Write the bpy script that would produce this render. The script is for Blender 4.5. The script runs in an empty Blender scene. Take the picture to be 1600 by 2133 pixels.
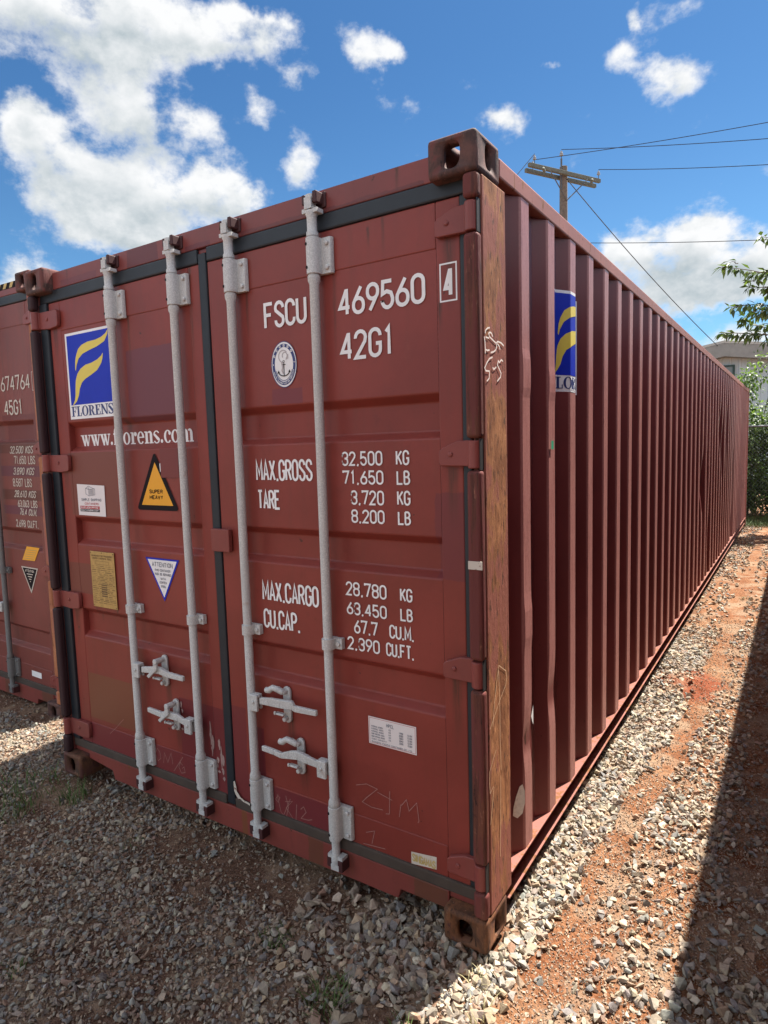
import bpy, bmesh, math, random
import numpy as np
from mathutils import Vector, Matrix, Quaternion
R = math.radians
rng = np.random.default_rng(7)
random.seed(7)
scn = bpy.context.scene
COL = scn.collection

# ------------------------------------------------------------------ camera
CAM = (0.80908, -1.78993, 1.67364)
def camera():
    yaw, pitch, roll = -0.575723, -0.099627, -0.029217
    f = Vector((math.sin(yaw)*math.cos(pitch), math.cos(yaw)*math.cos(pitch), math.sin(pitch)))
    rt = Vector((math.cos(yaw), -math.sin(yaw), 0)); up = rt.cross(f)
    r2 = rt*math.cos(roll) + up*math.sin(roll); u2 = -rt*math.sin(roll) + up*math.cos(roll)
    cd = bpy.data.cameras.new('camera'); c = bpy.data.objects.new('camera', cd); COL.objects.link(c)
    m = Matrix((r2, u2, -f)).transposed().to_4x4(); m.translation = Vector(CAM)
    c.matrix_world = m
    cd.sensor_fit = 'HORIZONTAL'; cd.sensor_width = 36; cd.lens = 36*1332.6/1600
    cd.clip_start = 0.05; cd.clip_end = 3000
    scn.camera = c
camera()

# ------------------------------------------------------------------ light, sky, exposure
SUN = Vector((0.19, 0.54, 1.0)).normalized()
SUN_EL = math.asin(SUN.z); SUN_ROT = math.atan2(SUN.x, SUN.y)
sl = bpy.data.lights.new('sun', 'SUN'); sl.energy = 5.0; sl.angle = R(0.5); sl.color = (1.0, 0.95, 0.86)
so = bpy.data.objects.new('sun', sl); COL.objects.link(so); so.rotation_euler = SUN.to_track_quat('Z', 'Y').to_euler()
so.location = (8, 20, 30)
scn.view_settings.view_transform = 'Standard'; scn.view_settings.look = 'None'
scn.view_settings.exposure = 1.50; scn.view_settings.gamma = 1.0
SKY_STRENGTH = 0.050

class NT:
    """tiny node-tree helper"""
    def __init__(s, tree): s.t = tree; s.n = tree.nodes; s.l = tree.links
    def new(s, typ, **kw):
        nd = s.n.new(typ)
        for k, v in kw.items(): setattr(nd, k, v)
        return nd
    def put(s, sock, v):
        if hasattr(v, 'is_linked') or hasattr(v, 'links'): s.l.new(v, sock)
        elif v is not None: sock.default_value = v
    def math(s, op, a, b=None, c=None, clamp=False):
        nd = s.new('ShaderNodeMath', operation=op, use_clamp=clamp)
        s.put(nd.inputs[0], a)
        if b is not None: s.put(nd.inputs[1], b)
        if c is not None: s.put(nd.inputs[2], c)
        return nd.outputs[0]
    def vmath(s, op, a, b=None, c=None):
        nd = s.new('ShaderNodeVectorMath', operation=op)
        s.put(nd.inputs[0], a)
        if b is not None: s.put(nd.inputs[1], b)
        if c is not None: s.put(nd.inputs[2], c)
        return nd.outputs['Value'] if op in ('DOT_PRODUCT', 'LENGTH') else nd.outputs[0]
    def mix(s, f, a, b, blend='MIX'):
        nd = s.new('ShaderNodeMix', data_type='RGBA', blend_type=blend)
        s.put(nd.inputs['Factor'], f)
        def c4(v): return (*v, 1) if isinstance(v, tuple) and len(v) == 3 else v
        s.put(nd.inputs[6], c4(a)); s.put(nd.inputs[7], c4(b)); return nd.outputs[2]
    def noise(s, vec, scale, detail=4, rough=.55, dist=0.0):
        nd = s.new('ShaderNodeTexNoise'); s.put(nd.inputs['Vector'], vec)
        nd.inputs['Scale'].default_value = scale; nd.inputs['Detail'].default_value = detail
        nd.inputs['Roughness'].default_value = rough; nd.inputs['Distortion'].default_value = dist
        return nd
    def ramp(s, f, a, b, lo=0., hi=1., smooth=True):
        nd = s.new('ShaderNodeMapRange', interpolation_type='SMOOTHSTEP' if smooth else 'LINEAR')
        s.put(nd.inputs['Value'], f); nd.inputs['From Min'].default_value = a; nd.inputs['From Max'].default_value = b
        nd.inputs['To Min'].default_value = lo; nd.inputs['To Max'].default_value = hi
        return nd.outputs['Result']
    def mapping(s, vec, scale=(1, 1, 1), loc=(0, 0, 0)):
        nd = s.new('ShaderNodeMapping'); s.put(nd.inputs['Vector'], vec)
        nd.inputs['Scale'].default_value = scale; nd.inputs['Location'].default_value = loc
        return nd.outputs[0]

# cloud puffs: azimuth, elevation, half widths (degrees), weight
CLOUDS = [(-56.4,30.5,7.7,2.3,1.0),(-50.1,30.6,10.2,2.1,1.0),(-54.0,27.1,4.6,3.1,1.0),(-53.0,25.6,3.2,1.5,0.9),(-44.5,31.1,5.4,1.6,1.0),(-41.0,31.7,2.4,0.9,0.8),(-47.2,25.1,3.1,1.4,0.85),(-42.6,26.6,1.4,1.7,0.8),(-59.4,22.5,4.6,3.0,1.0),(-57.3,19.7,6.5,3.2,1.0),(-52.1,19.3,6.6,2.8,1.0),(-46.3,21.2,3.7,2.2,1.0),(-54.7,17.1,4.3,1.7,0.8),(-59.9,24.2,1.9,1.3,0.8),(-44.8,20.2,2.8,1.4,0.9),(-61.7,13.9,2.4,1.3,1.0),(-39.3,22.9,2.0,1.6,0.9),(-33.4,30.7,2.5,1.6,1.0),(-31.1,29.7,2.4,0.9,0.9),(-38.2,28.8,1.4,1.1,0.8),(-12.9,27.5,1.8,1.3,0.95),(-9.4,26.3,2.7,1.4,0.85),(-22.0,25.3,2.2,1.0,0.9),(-11.4,14.9,3.6,2.2,1.0),(-8.1,15.5,3.1,1.8,1.0),(-5.2,14.1,3.6,2.1,1.0),(-8.9,12.2,5.2,1.9,1.0),(-3.4,13.0,2.5,2.5,1.0),(-6.5,11.2,4.0,1.2,0.9),(-3.1,7.8,3.2,1.0,1.0),(-17.7,28.2,0.9,0.3,0.7),(-11.6,29.9,0.4,0.8,0.65)]
def world():
    w = bpy.data.worlds.new('World'); scn.world = w; w.use_nodes = True
    t = NT(w.node_tree); t.n.clear()
    out = t.new('ShaderNodeOutputWorld'); bg = t.new('ShaderNodeBackground'); t.l.new(bg.outputs[0], out.inputs[0])
    sky = t.new('ShaderNodeTexSky', sky_type='NISHITA'); sky.sun_disc = False
    sky.sun_elevation = SUN_EL; sky.sun_rotation = SUN_ROT; sky.air_density = 1.0; sky.dust_density = 0.4; sky.ozone_density = 2.5
    tc = t.new('ShaderNodeTexCoord'); d = tc.outputs['Generated']
    sx = t.new('ShaderNodeSeparateXYZ'); t.l.new(d, sx.inputs[0])
    az = t.math('MULTIPLY', t.math('ARCTAN2', sx.outputs[0], sx.outputs[1]), 57.29578)
    el = t.math('MULTIPLY', t.math('ARCSINE', sx.outputs[2]), 57.29578)
    cb = t.new('ShaderNodeCombineXYZ'); t.l.new(az, cb.inputs[0]); t.l.new(el, cb.inputs[1])
    # ragged edges: warp the (azimuth, elevation) coordinate by turbulence
    wn = t.noise(d, 15, 5, .6); w1 = t.vmath('MULTIPLY_ADD', wn.outputs['Color'], (3.6, 2.6, 0), (-1.8, -1.3, 0))
    ae = t.vmath('ADD', cb.outputs[0], w1)
    tot = tot2 = None
    ae2 = t.vmath('ADD', ae, (.6, 1.7, 0))
    for a, e, ra, re, wt in CLOUDS:
        q = t.vmath('MULTIPLY_ADD', ae, (1/ra, 1/re, 0), (-a/ra, -e/re, 0))
        g = t.math('POWER', 0.30, t.vmath('DOT_PRODUCT', q, q))
        tot = t.math('MULTIPLY', g, wt) if tot is None else t.math('MULTIPLY_ADD', g, wt, tot)
        q2 = t.vmath('MULTIPLY_ADD', ae2, (1/ra, 1/re, 0), (-a/ra, -e/re, 0)); g2 = t.math('POWER', 0.30, t.vmath('DOT_PRODUCT', q2, q2))
        tot2 = t.math('MULTIPLY', g2, wt) if tot2 is None else t.math('MULTIPLY_ADD', g2, wt, tot2)
    tot = t.math('MINIMUM', tot, 1.3)
    # bright cumulus added out of view, behind and above, to lift the shade
    vd = t.vmath('DOT_PRODUCT', d, (-0.50, 0.78, 0.37))
    far = t.ramp(vd, .62, .80, 1.0, 0.0)
    gn = t.noise(d, 2.6, 6, .58); gf = t.math('MULTIPLY', t.ramp(gn.outputs['Fac'], .43, .62), far)
    hz = t.ramp(sx.outputs[2], -.02, .06)
    fine = t.noise(t.mapping(d, (1, 1, 1.4)), 15, 10, .60)
    fine2 = t.noise(t.mapping(d, (1, 1, 1.4), (0.0, -0.006, -0.030)), 15, 6, .55)
    midn = t.noise(d, 6.5, 4, .55)
    fb = t.math('MULTIPLY_ADD', midn.outputs['Fac'], 1.3, t.math('MULTIPLY_ADD', fine.outputs['Fac'], 2.9, -2.17))
    den = t.math('ADD', t.math('ADD', t.math('MAXIMUM', tot, t.math('MULTIPLY', gf, 1.2)), fb), 0.0)
    cov = t.math('MULTIPLY', t.ramp(den, .24, 1.10), hz)
    thick = t.math('MULTIPLY', t.ramp(t.math('ADD', tot2, fb), .35, 1.5), t.ramp(den, .5, 1.0))
    relief = t.math('MULTIPLY_ADD', t.math('SUBTRACT', fine.outputs['Fac'], fine2.outputs['Fac']), 1.7, 0.0)
    shade = t.math('ADD', t.math('SUBTRACT', .96, t.math('MULTIPLY', thick, .54)), relief, clamp=True)
    ccol = t.mix(shade, (.40, .49, .54), (.98, .99, 1.0))
    # the sky itself, deeper blue as the phone rendered it
    skyc = t.mix(1.0, sky.outputs[0], (.56, .86, 1.0), 'MULTIPLY')
    skyc = t.mix(t.ramp(sx.outputs[2], .12, .52), skyc, t.mix(1.0, skyc, (.66, .76, .86), 'MULTIPLY'))
    skys = t.new('ShaderNodeVectorMath', operation='SCALE'); t.l.new(skyc, skys.inputs[0]); skys.inputs['Scale'].default_value = SKY_STRENGTH
    cl = t.new('ShaderNodeVectorMath', operation='SCALE'); t.l.new(ccol, cl.inputs[0])
    cl.inputs['Scale'].default_value = 0.66
    back = t.math('MULTIPLY_ADD', far, 0.54, 0.355); t.l.new(back, cl.inputs['Scale'])  # the added unseen clouds shine brighter than the visible ones
    fin = t.mix(cov, skys.outputs[0], cl.outputs[0])
    t.l.new(fin, bg.inputs['Color']); bg.inputs['Strength'].default_value = 1.0
    w.cycles.sampling_method = 'MANUAL'; w.cycles.sample_map_resolution = 1024
world()

# ------------------------------------------------------------------ mesh helpers
class MB:
    def __init__(s): s.v = []; s.f = []; s.m = []; s.cm = 0
    def add(s, verts, faces):
        o = len(s.v); s.v += [tuple(p) for p in verts]
        for f in faces: s.f.append(tuple(i+o for i in f)); s.m.append(s.cm)
    def box(s, x0, x1, y0, y1, z0, z1):
        v = [(x, y, z) for z in (z0, z1) for y in (y0, y1) for x in (x0, x1)]
        s.add(v, [(0,2,3,1),(4,5,7,6),(0,1,5,4),(2,6,7,3),(0,4,6,2),(1,3,7,5)]); return s
    def quad(s, a, b, c, d): s.add([a, b, c, d], [(0,1,2,3)]); return s
    def poly(s, pts): s.add(pts, [tuple(range(len(pts)))]); return s
    def prism(s, prof, axis, a, b):
        """profile: list of 2D points; extruded along axis 0/1/2 from a to b"""
        def P(p, t):
            return (t, p[0], p[1]) if axis == 0 else (p[0], t, p[1]) if axis == 1 else (p[0], p[1], t)
        n = len(prof); v = [P(p, a) for p in prof] + [P(p, b) for p in prof]
        s.add(v, [tuple(range(n)), tuple(range(n, 2*n))] + [(i, (i+1) % n, n+(i+1) % n, n+i) for i in range(n)]); return s
    def tube(s, pts, rad, n=12, cap=True):
        pts = [Vector(p) for p in pts]
        rad = [rad]*len(pts) if not isinstance(rad, (list, tuple)) else rad
        base = len(s.v); ref = None
        for i, p in enumerate(pts):
            d = (pts[min(i+1, len(pts)-1)] - pts[max(i-1, 0)])
            if d.length < 1e-9: d = Vector((0, 0, 1))
            d.normalize()
            if ref is None: ref = d.orthogonal().normalized()
            u = (ref - d*ref.dot(d)).normalized(); ref = u; w = d.cross(u)
            for k in range(n):
                a = 2*math.pi*k/n
                s.v.append(tuple(p + (u*math.cos(a) + w*math.sin(a))*rad[i]))
        for i in range(len(pts)-1):
            for k in range(n):
                s.f.append((base+i*n+k, base+i*n+(k+1) % n, base+(i+1)*n+(k+1) % n, base+(i+1)*n+k)); s.m.append(s.cm)
        if cap:
            s.f.append(tuple(base+k for k in range(n))); s.m.append(s.cm)
            e = base+(len(pts)-1)*n; s.f.append(tuple(e+k for k in range(n))); s.m.append(s.cm)
        return s
    def rod(s, x, y, prof, n=16): return s.tube([(x, y, z) for z, r in prof], [r for z, r in prof], n)
    def build(s, name, mats, parent=None, bevel=0, smooth=None, seg=2, label=None):
        me = bpy.data.meshes.new(name); me.from_pydata(s.v, [], s.f)
        mats = mats if isinstance(mats, (list, tuple)) else [mats]
        for m in mats: me.materials.append(m)
        if len(mats) > 1: me.polygons.foreach_set('material_index', s.m)
        bm = bmesh.new(); bm.from_mesh(me); bmesh.ops.recalc_face_normals(bm, faces=bm.faces); bm.to_mesh(me); bm.free()
        if smooth is not None:
            me.polygons.foreach_set('use_smooth', [True]*len(me.polygons)); me.set_sharp_from_angle(angle=R(smooth))
        o = bpy.data.objects.new(name, me); COL.objects.link(o)
        if parent: o.parent = parent
        if bevel:
            b = o.modifiers.new('edge', 'BEVEL'); b.width = bevel; b.segments = seg; b.limit_method = 'ANGLE'; b.angle_limit = R(40); b.use_clamp_overlap = True
        if label: o['label'] = label
        return o

def tag(o, label=None, cat=None, group=None, kind=None):
    if label: o['label'] = label
    if cat: o['category'] = cat
    if group: o['group'] = group
    if kind: o['kind'] = kind
    return o
def empty(name, loc, label, cat, group=None, rot=(0, 0, 0)):
    o = bpy.data.objects.new(name, None); COL.objects.link(o); o.location = loc; o.rotation_euler = rot
    return tag(o, label, cat, group)

# ------------------------------------------------------------------ materials
def material(name):
    m = bpy.data.materials.new(name); m.use_nodes = True
    t = NT(m.node_tree); b = t.n['Principled BSDF']
    return m, t, b
def bump(t, b, h, strength=.3, dist=.002):
    bp = t.new('ShaderNodeBump'); bp.inputs['Strength'].default_value = strength; bp.inputs['Distance'].default_value = dist
    t.put(bp.inputs['Height'], h); t.l.new(bp.outputs[0], b.inputs['Normal'])
def simple(name, col, rough=.5, var=.12, scale=30, spec=.5, metal=0, bumpy=0):
    m, t, b = material(name); tc = t.new('ShaderNodeTexCoord')
    n = t.noise(tc.outputs['Object'], scale, 5, .6)
    c = t.mix(n.outputs['Fac'], tuple(x*(1-var*2) for x in col), tuple(min(1, x*(1+var*2)) for x in col))
    t.l.new(c, b.inputs['Base Color']); b.inputs['Roughness'].default_value = rough
    b.inputs['Specular IOR Level'].default_value = spec; b.inputs['Metallic'].default_value = metal
    if bumpy: bump(t, b, n.outputs['Fac'], bumpy)
    return m
def worn(name, col, under, amount=.06):
    m, t, b = material(name); tc = t.new('ShaderNodeTexCoord'); P = tc.outputs['Object']
    n = t.noise(P, 75, 6, .75); g = t.noise(P, 7, 5, .65)
    c = t.mix(t.ramp(g.outputs['Fac'], .35, .7), tuple(x*.90 for x in col), col)
    k = t.math('MULTIPLY_ADD', g.outputs['Fac'], .35, n.outputs['Fac'])
    t.l.new(t.mix(t.ramp(k, .90-amount, .96-amount), c, under), b.inputs['Base Color']); b.inputs['Roughness'].default_value = .6; return m
def paint(name, base, patches=(), streak=.25, rust=0.0, rough=.42, wave=.0, chips=0.0, runs=()):
    """oxide red container paint: fading, dirt runs, repaint patches (x0,x1,z0,z1,colour), rust spots"""
    m, t, b = material(name); tc = t.new('ShaderNodeTexCoord'); P = tc.outputs['Object']
    n1 = t.noise(P, 2.2, 5, .6); n2 = t.noise(t.mapping(P, (14, 14, .9)), 1.6, 5, .65); n3 = t.noise(P, 60, 4, .6)
    c = t.mix(t.ramp(n1.outputs['Fac'], .3, .7), tuple(x*.86 for x in base), tuple(x*1.12 for x in base))
    c = t.mix(t.math('MULTIPLY', t.ramp(n2.outputs['Fac'], .48, .75), streak), c, (base[0]*.62, base[1]*1.05, base[2]*1.0))
    c = t.mix(t.math('MULTIPLY', n3.outputs['Fac'], .12), c, (base[0]*1.5, base[1]*1.9, base[2]*1.9))
    sc = t.noise(t.mapping(P, (1.3, 1.3, 1)), 5.5, 8, .75, 1.2)     # scuffs and dull blotches
    c = t.mix(t.ramp(sc.outputs['Fac'], .56, .74, 0, .45), c, (base[0]*.66, base[1]*.75, base[2]*.8))
    c = t.mix(t.ramp(sc.outputs['Fac'], .24, .40, .30, 0), c, (base[0]*1.25, base[1]*1.9, base[2]*1.8))
    pk = t.noise(P, 27, 3, .55)
    c = t.mix(t.ramp(pk.outputs['Fac'], .735, .75, 0, .9), c, (.07, .024, .018))
    rg = t.math('MULTIPLY_ADD', n1.outputs['Fac'], .16, rough-.08)
    if patches:
        wn = t.noise(P, 9, 5, .7); wp = t.vmath('MULTIPLY_ADD', wn.outputs['Color'], (.03, .03, .03), (-.015, -.015, -.015))
        q = t.vmath('ADD', P, wp); s = t.new('ShaderNodeSeparateXYZ'); t.l.new(q, s.inputs[0])
        s0 = t.new('ShaderNodeSeparateXYZ'); t.l.new(P, s0.inputs[0])
        for p in patches:
            x0, x1, z0, z1, col = p[:5]; ss = s0 if len(p) > 5 else s
            f = t.math('MULTIPLY', t.math('MULTIPLY', t.ramp(ss.outputs[0], x0-.002, x0+.002), t.ramp(ss.outputs[0], x1-.002, x1+.002, 1, 0)),
                       t.math('MULTIPLY', t.ramp(ss.outputs[2], z0-.002, z0+.002), t.ramp(ss.outputs[2], z1-.002, z1+.002, 1, 0)))
            c = t.mix(t.math('MULTIPLY', f, .86), c, col)
    if runs:
        sr = t.new('ShaderNodeSeparateXYZ'); rn = t.noise(t.mapping(P, (1, 1, 1)), 14, 5, .7)
        t.l.new(t.vmath('MULTIPLY_ADD', rn.outputs['Color'], (.014, 0, .02), P), sr.inputs[0]); rk = t.noise(t.mapping(P, (60, 60, 3)), 2, 5, .7); tot = None
        for (x, z, w, l) in runs:
            fx = t.ramp(t.math('ABSOLUTE', t.math('SUBTRACT', sr.outputs[0], x+.007)), 0, w, 1, 0)
            fz = t.math('MULTIPLY', t.ramp(sr.outputs[2], z-l, z, 0, 1, False), t.ramp(sr.outputs[2], z+.012, z+.022, 1, 0))
            g = t.math('MULTIPLY', fx, fz); tot = g if tot is None else t.math('MAXIMUM', tot, g)
        c = t.mix(t.math('MULTIPLY', tot, t.ramp(rk.outputs['Fac'], .35, .6, .25, .95)), c, (.075, .030, .020))
    if rust:
        r1 = t.noise(t.mapping(P, (5, 5, 1.2)), 5, 7, .72); r2 = t.noise(P, 42, 5, .65)
        rc = t.mix(r2.outputs['Fac'], (.055, .022, .014), (.32, .13, .045))
        c = t.mix(t.ramp(r1.outputs['Fac'], .74-rust, .82-rust), c, rc)
        rg = t.math('ADD', rg, t.ramp(r1.outputs['Fac'], .74-rust, .82-rust, 0, .3))
    if chips:
        k = t.noise(P, 34, 3, .5); c = t.mix(t.ramp(k.outputs['Fac'], .80-chips, .815-chips), c, (.10, .045, .03))
    b.inputs['Specular IOR Level'].default_value = .34
    t.l.new(c, b.inputs['Base Color']); t.l.new(rg, b.inputs['Roughness'])
    if wave:
        w = t.noise(t.mapping(P, (1, 1, .6)), 3.2, 2, .4); bump(t, b, w.outputs['Fac'], wave, .02)
    else: bump(t, b, n3.outputs['Fac'], .08, .001)
    return m
def crest_wear_sunlight(m, tone):  # scuffed crests, paled further to paint in the sun's contrast with the slopes
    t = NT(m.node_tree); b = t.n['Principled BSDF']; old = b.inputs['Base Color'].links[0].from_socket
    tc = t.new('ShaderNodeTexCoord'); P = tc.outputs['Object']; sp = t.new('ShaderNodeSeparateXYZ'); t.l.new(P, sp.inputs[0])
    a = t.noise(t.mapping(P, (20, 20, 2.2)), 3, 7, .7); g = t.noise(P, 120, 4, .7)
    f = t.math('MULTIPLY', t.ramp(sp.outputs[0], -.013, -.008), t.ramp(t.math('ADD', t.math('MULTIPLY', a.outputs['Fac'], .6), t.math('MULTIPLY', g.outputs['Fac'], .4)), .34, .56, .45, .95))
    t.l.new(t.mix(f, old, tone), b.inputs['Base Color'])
def rusty(name, lo, hi, paintc, amount=.5, stretch=(26, 26, 1.4)):
    """bare weathering steel with vertical rust flakes, remains of paint"""
    m, t, b = material(name); tc = t.new('ShaderNodeTexCoord'); P = tc.outputs['Object']
    a = t.noise(t.mapping(P, stretch), 2.2, 8, .68, .4); e = t.noise(t.mapping(P, (44, 44, 12)), 1.5, 6, .7)
    g = t.noise(P, 3.0, 3, .5)
    c = t.mix(t.ramp(a.outputs['Fac'], .32, .68), lo, hi)
    c = t.mix(t.ramp(e.outputs['Fac'], .56, .68), c, tuple(x*.42 for x in lo))
    c = t.mix(t.ramp(e.outputs['Fac'], .30, .42, .75, 0), c, tuple(min(.8, x*1.5+.04) for x in hi))
    pm = t.math('MULTIPLY_ADD', a.outputs['Fac'], .5, t.math('MULTIPLY', g.outputs['Fac'], .5))
    c = t.mix(t.ramp(pm, .5+amount*.25-.03, .5+amount*.25+.02), c, paintc)
    t.l.new(c, b.inputs['Base Color']); b.inputs['Roughness'].default_value = .75; b.inputs['Specular IOR Level'].default_value = .3
    bump(t, b, e.outputs['Fac'], .7, .004)
    return m
def galv(name, col, spot):
    m, t, b = material(name); tc = t.new('ShaderNodeTexCoord'); P = tc.outputs['Object']
    n = t.noise(P, 190, 4, .7); g = t.noise(t.mapping(P, (3, 3, .8)), 4, 5, .6); r = t.noise(P, 16, 6, .7)
    c = t.mix(t.ramp(n.outputs['Fac'], .40, .66), tuple(x*.74 for x in col), col)
    c = t.mix(t.ramp(g.outputs['Fac'], .45, .75, 0, .6), c, tuple(x*.72 for x in col))
    c = t.mix(t.ramp(r.outputs['Fac'], .60, .74, 0, spot), c, (.30, .15, .08))
    t.l.new(c, b.inputs['Base Color']); b.inputs['Roughness'].default_value = .62; b.inputs['Metallic'].default_value = .12
    bump(t, b, n.outputs['Fac'], .25, .001)
    return m

RED = (.222, .039, .029)
RUNL = [(-2.29,2.31,.03,.2),(-2.29,1.60,.03,.16),(-2.29,.90,.03,.2),(-1.30,2.425,.015,.10),(-1.60,.62,.03,.16),(-1.55,.42,.03,.12),(-1.72,2.285,.012,.3),(-1.30,2.285,.012,.22),(-2.12,.925,.012,.09),(-1.95,.925,.012,.12),(-1.80,1.83,.03,.05)]
RUNR = [(-.12,2.31,.03,.22),(-.12,1.60,.03,.2),(-.12,.90,.03,.24),(-.36,2.43,.01,.11),(-.42,2.40,.008,.05),(-.57,2.285,.012,.3),(-.86,.61,.03,.15),(-.80,.42,.03,.13),(-.99,2.285,.010,.2),(-.155,2.12,.012,.09),(-.59,.20,.04,.04)]
DK = (.150, .026, .026); DK2 = (.17, .045, .055); BR = (.19, .058, .034)
M = {}
M['left_door'] = paint('left_door_paint', RED, [(-1.75,-1.43,1.826,2.145,(.15,.042,.055)),(-2.24,-1.84,.33,.57,(.185,.062,.032),1),(-1.555,-1.43,1.57,1.70,(.17,.035,.033),1),(-1.535,-1.24,.20,.57,(.145,.022,.026),1),(-2.262,-1.88,1.385,1.695,(.18,.052,.036),1),(-2.347,-2.135,.985,1.14,(.17,.052,.036),1),(-2.33,-1.245,.17,.302,(.17,.030,.033),1)], rough=.44, runs=RUNL)
M['right_door'] = paint('right_door_paint', RED, [(-.19,-.08,1.235,1.525,(.165,.034,.036)),(-1.06,-.66,.17,.298,(.155,.026,.032),1),(-1.10,-1.012,.33,.535,(.135,.018,.025),1),(-.88,-.73,1.85,1.905,(.175,.036,.044)),(-1.22,-1.11,.17,.60,(.165,.03,.032))], rough=.44, runs=RUNR)
M['header'] = paint('header_paint', (.20,.047,.042), [(-1.69,-1.485,2.488,2.565,(.12,.03,.033)),(-2.21,-1.92,2.48,2.525,(.155,.038,.042)),(-1.31,-1.17,2.48,2.512,(.13,.03,.035)),(-1.0,-.2,2.48,2.505,(.13,.035,.034))], rough=.45, rust=.05, runs=[(-.30,2.56,.01,.07),(-1.85,2.56,.012,.08),(-2.15,2.56,.01,.06),(-.66,2.53,.03,.04),(-1.07,2.53,.03,.04),(-1.40,2.53,.03,.04),(-1.82,2.53,.03,.04)])
M['sill'] = paint('sill_paint', (.21,.046,.036), [(-1.16,-1.13,.03,.142,(.2,.07,.03)),(-.79,-.72,.03,.142,(.14,.05,.03)),(-.30,-.17,.07,.142,(.13,.05,.03))], rust=.12, rough=.5, runs=[(-.60,.13,.05,.1),(-1.02,.13,.04,.1),(-1.35,.13,.04,.1),(-1.78,.13,.04,.1)])
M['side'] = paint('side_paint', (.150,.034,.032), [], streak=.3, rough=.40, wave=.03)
crest_wear_sunlight(M['side'], (.38, .165, .145))
M['rail'] = paint('rail_paint', (.30,.12,.095), [], rust=.17, rough=.55)
M['botrail'] = paint('bottom_rail_paint', (.25,.085,.065), [], rust=.24, rough=.6)
M['roof'] = paint('roof_paint', (.22,.06,.05), rust=.08, rough=.5)
M['casting'] = rusty('casting_worn_paint', (.050, .030, .027), (.135, .060, .048), (.140, .048, .042), .26, (7, 7, 5))
M['casting_low'] = rusty('casting_rust', (.050,.024,.016), (.20,.080,.035), (.085,.032,.026), .10, (9, 9, 4))
M['post'] = rusty('post_rust', (.180,.064,.027), (.46,.20,.085), (.27,.09,.062), .03, (7, 7, 2.2))
def edge_paint(m, tone):
    t = NT(m.node_tree); b = t.n['Principled BSDF']; old = b.inputs['Base Color'].links[0].from_socket
    tc = t.new('ShaderNodeTexCoord'); P = tc.outputs['Object']; n = t.noise(t.mapping(P, (8, 8, 3)), 4, 6, .7); k = t.noise(t.mapping(P, (40, 40, 12)), 1.4, 6, .7)
    q = t.vmath('MULTIPLY_ADD', n.outputs['Color'], (0, .06, 0), P); sp = t.new('ShaderNodeSeparateXYZ'); t.l.new(q, sp.inputs[0])
    f = t.math('MAXIMUM', t.ramp(sp.outputs[1], .078, .088, 1, 0), t.ramp(sp.outputs[1], .235, .245))
    c = t.mix(t.math('MULTIPLY', f, .85), old, tone)
    c = t.mix(t.ramp(k.outputs['Fac'], .57, .64, 0, .9), c, (.075, .036, .022)); t.l.new(c, b.inputs['Base Color'])
edge_paint(M['post'], (.24, .080, .058))
M['post2'] = paint('post_paint', (.20,.05,.042), rust=.14, rough=.5)
M['nose'] = rusty('post_nose_rust', (.075,.024,.020), (.20,.070,.038), (.135,.034,.030), -.05, (34, 34, 1.6))
M['nose_dark'] = paint('shadow_gap_paint', (.030, .010, .012), rust=.04, rough=.7)  # left noses: shade of the recess put into the colour
M['hinge'] = paint('hinge_paint', (.215,.05,.042), rust=.08, rough=.45)
M['rubber'] = simple('rubber', (.012, .016, .022), .55, .25, 14)
M['rubber_low'] = simple('dusty_rubber', (.060, .042, .032), .8, .25, 12, bumpy=.3)
M['black'] = simple('dark_steel', (.016, .014, .014), .7)
M['galv'] = galv('galvanised_steel', (.64, .63, .61), .5)
M['galv_old'] = galv('weathered_galvanised_steel', (.19, .185, .18), .6)
M['cam'] = paint('keeper_paint', (.060,.020,.020), rust=.12, rough=.6)
M['white'] = worn('white_lettering_vinyl', (.86, .84, .83), (.24, .07, .06))
M['cream'] = worn('aged_white_vinyl', (.62, .55, .47), (.20, .06, .045), .13)
M['chalk'] = simple('chalk', (.34, .155, .135), .9, .2, 90)
M['chalkw'] = simple('paint_marker', (.86, .74, .66), .8, .06, 60)
M['blue'] = simple('blue_vinyl', (.010, .028, .42), .45, .08, 6, spec=.2)
M['navy'] = simple('navy_vinyl', (.025, .040, .16), .5, .05, 8)
M['yellow'] = simple('yellow_vinyl', (.72, .56, .08), .45, .04, 8)
M['amber'] = simple('amber_vinyl', (.80, .36, .015), .45, .04, 8)
M['ink'] = simple('black_ink', (.016, .012, .014), .8, .05, spec=.15)
M['greyink'] = simple('grey_ink', (.22, .22, .25), .6, .05)
M['paleink'] = simple('pale_ink', (.45, .40, .40), .6, .05)
M['redink'] = simple('red_ink', (.45, .03, .04), .5, .05)
M['sticker'] = simple('sticker_paper', (.74, .68, .67), .5, .03, 6)
M['brass'] = simple('brass_plate', (.46, .30, .10), .42, .18, 40, metal=.25)
M['green'] = simple('green_tape', (.03, .30, .16), .5)
M['plastic'] = simple('dried_sealant', (.72, .70, .62), .5, .18, 90, bumpy=.6)
M['hcy'] = simple('yellow_stripe', (.50, .36, .12), .6, .15, 20)
M['n_door'] = paint('neighbour_door_paint', (.195,.050,.040), [(-.62,-.13,1.775,1.85,(.12,.035,.024),1),(-.62,-.13,1.62,1.69,(.125,.036,.05),1),(-.62,-.13,1.46,1.53,(.11,.032,.022),1),(-.62,-.13,1.36,1.42,(.13,.036,.052),1),(-.55,-.14,1.86,2.03,(.15,.032,.028))], streak=.5, rust=.04, rough=.5)
M['n_post'] = rusty('neighbour_post_rust', (.30,.10,.045), (.46,.20,.10), (.34,.12,.095), .12)

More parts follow.
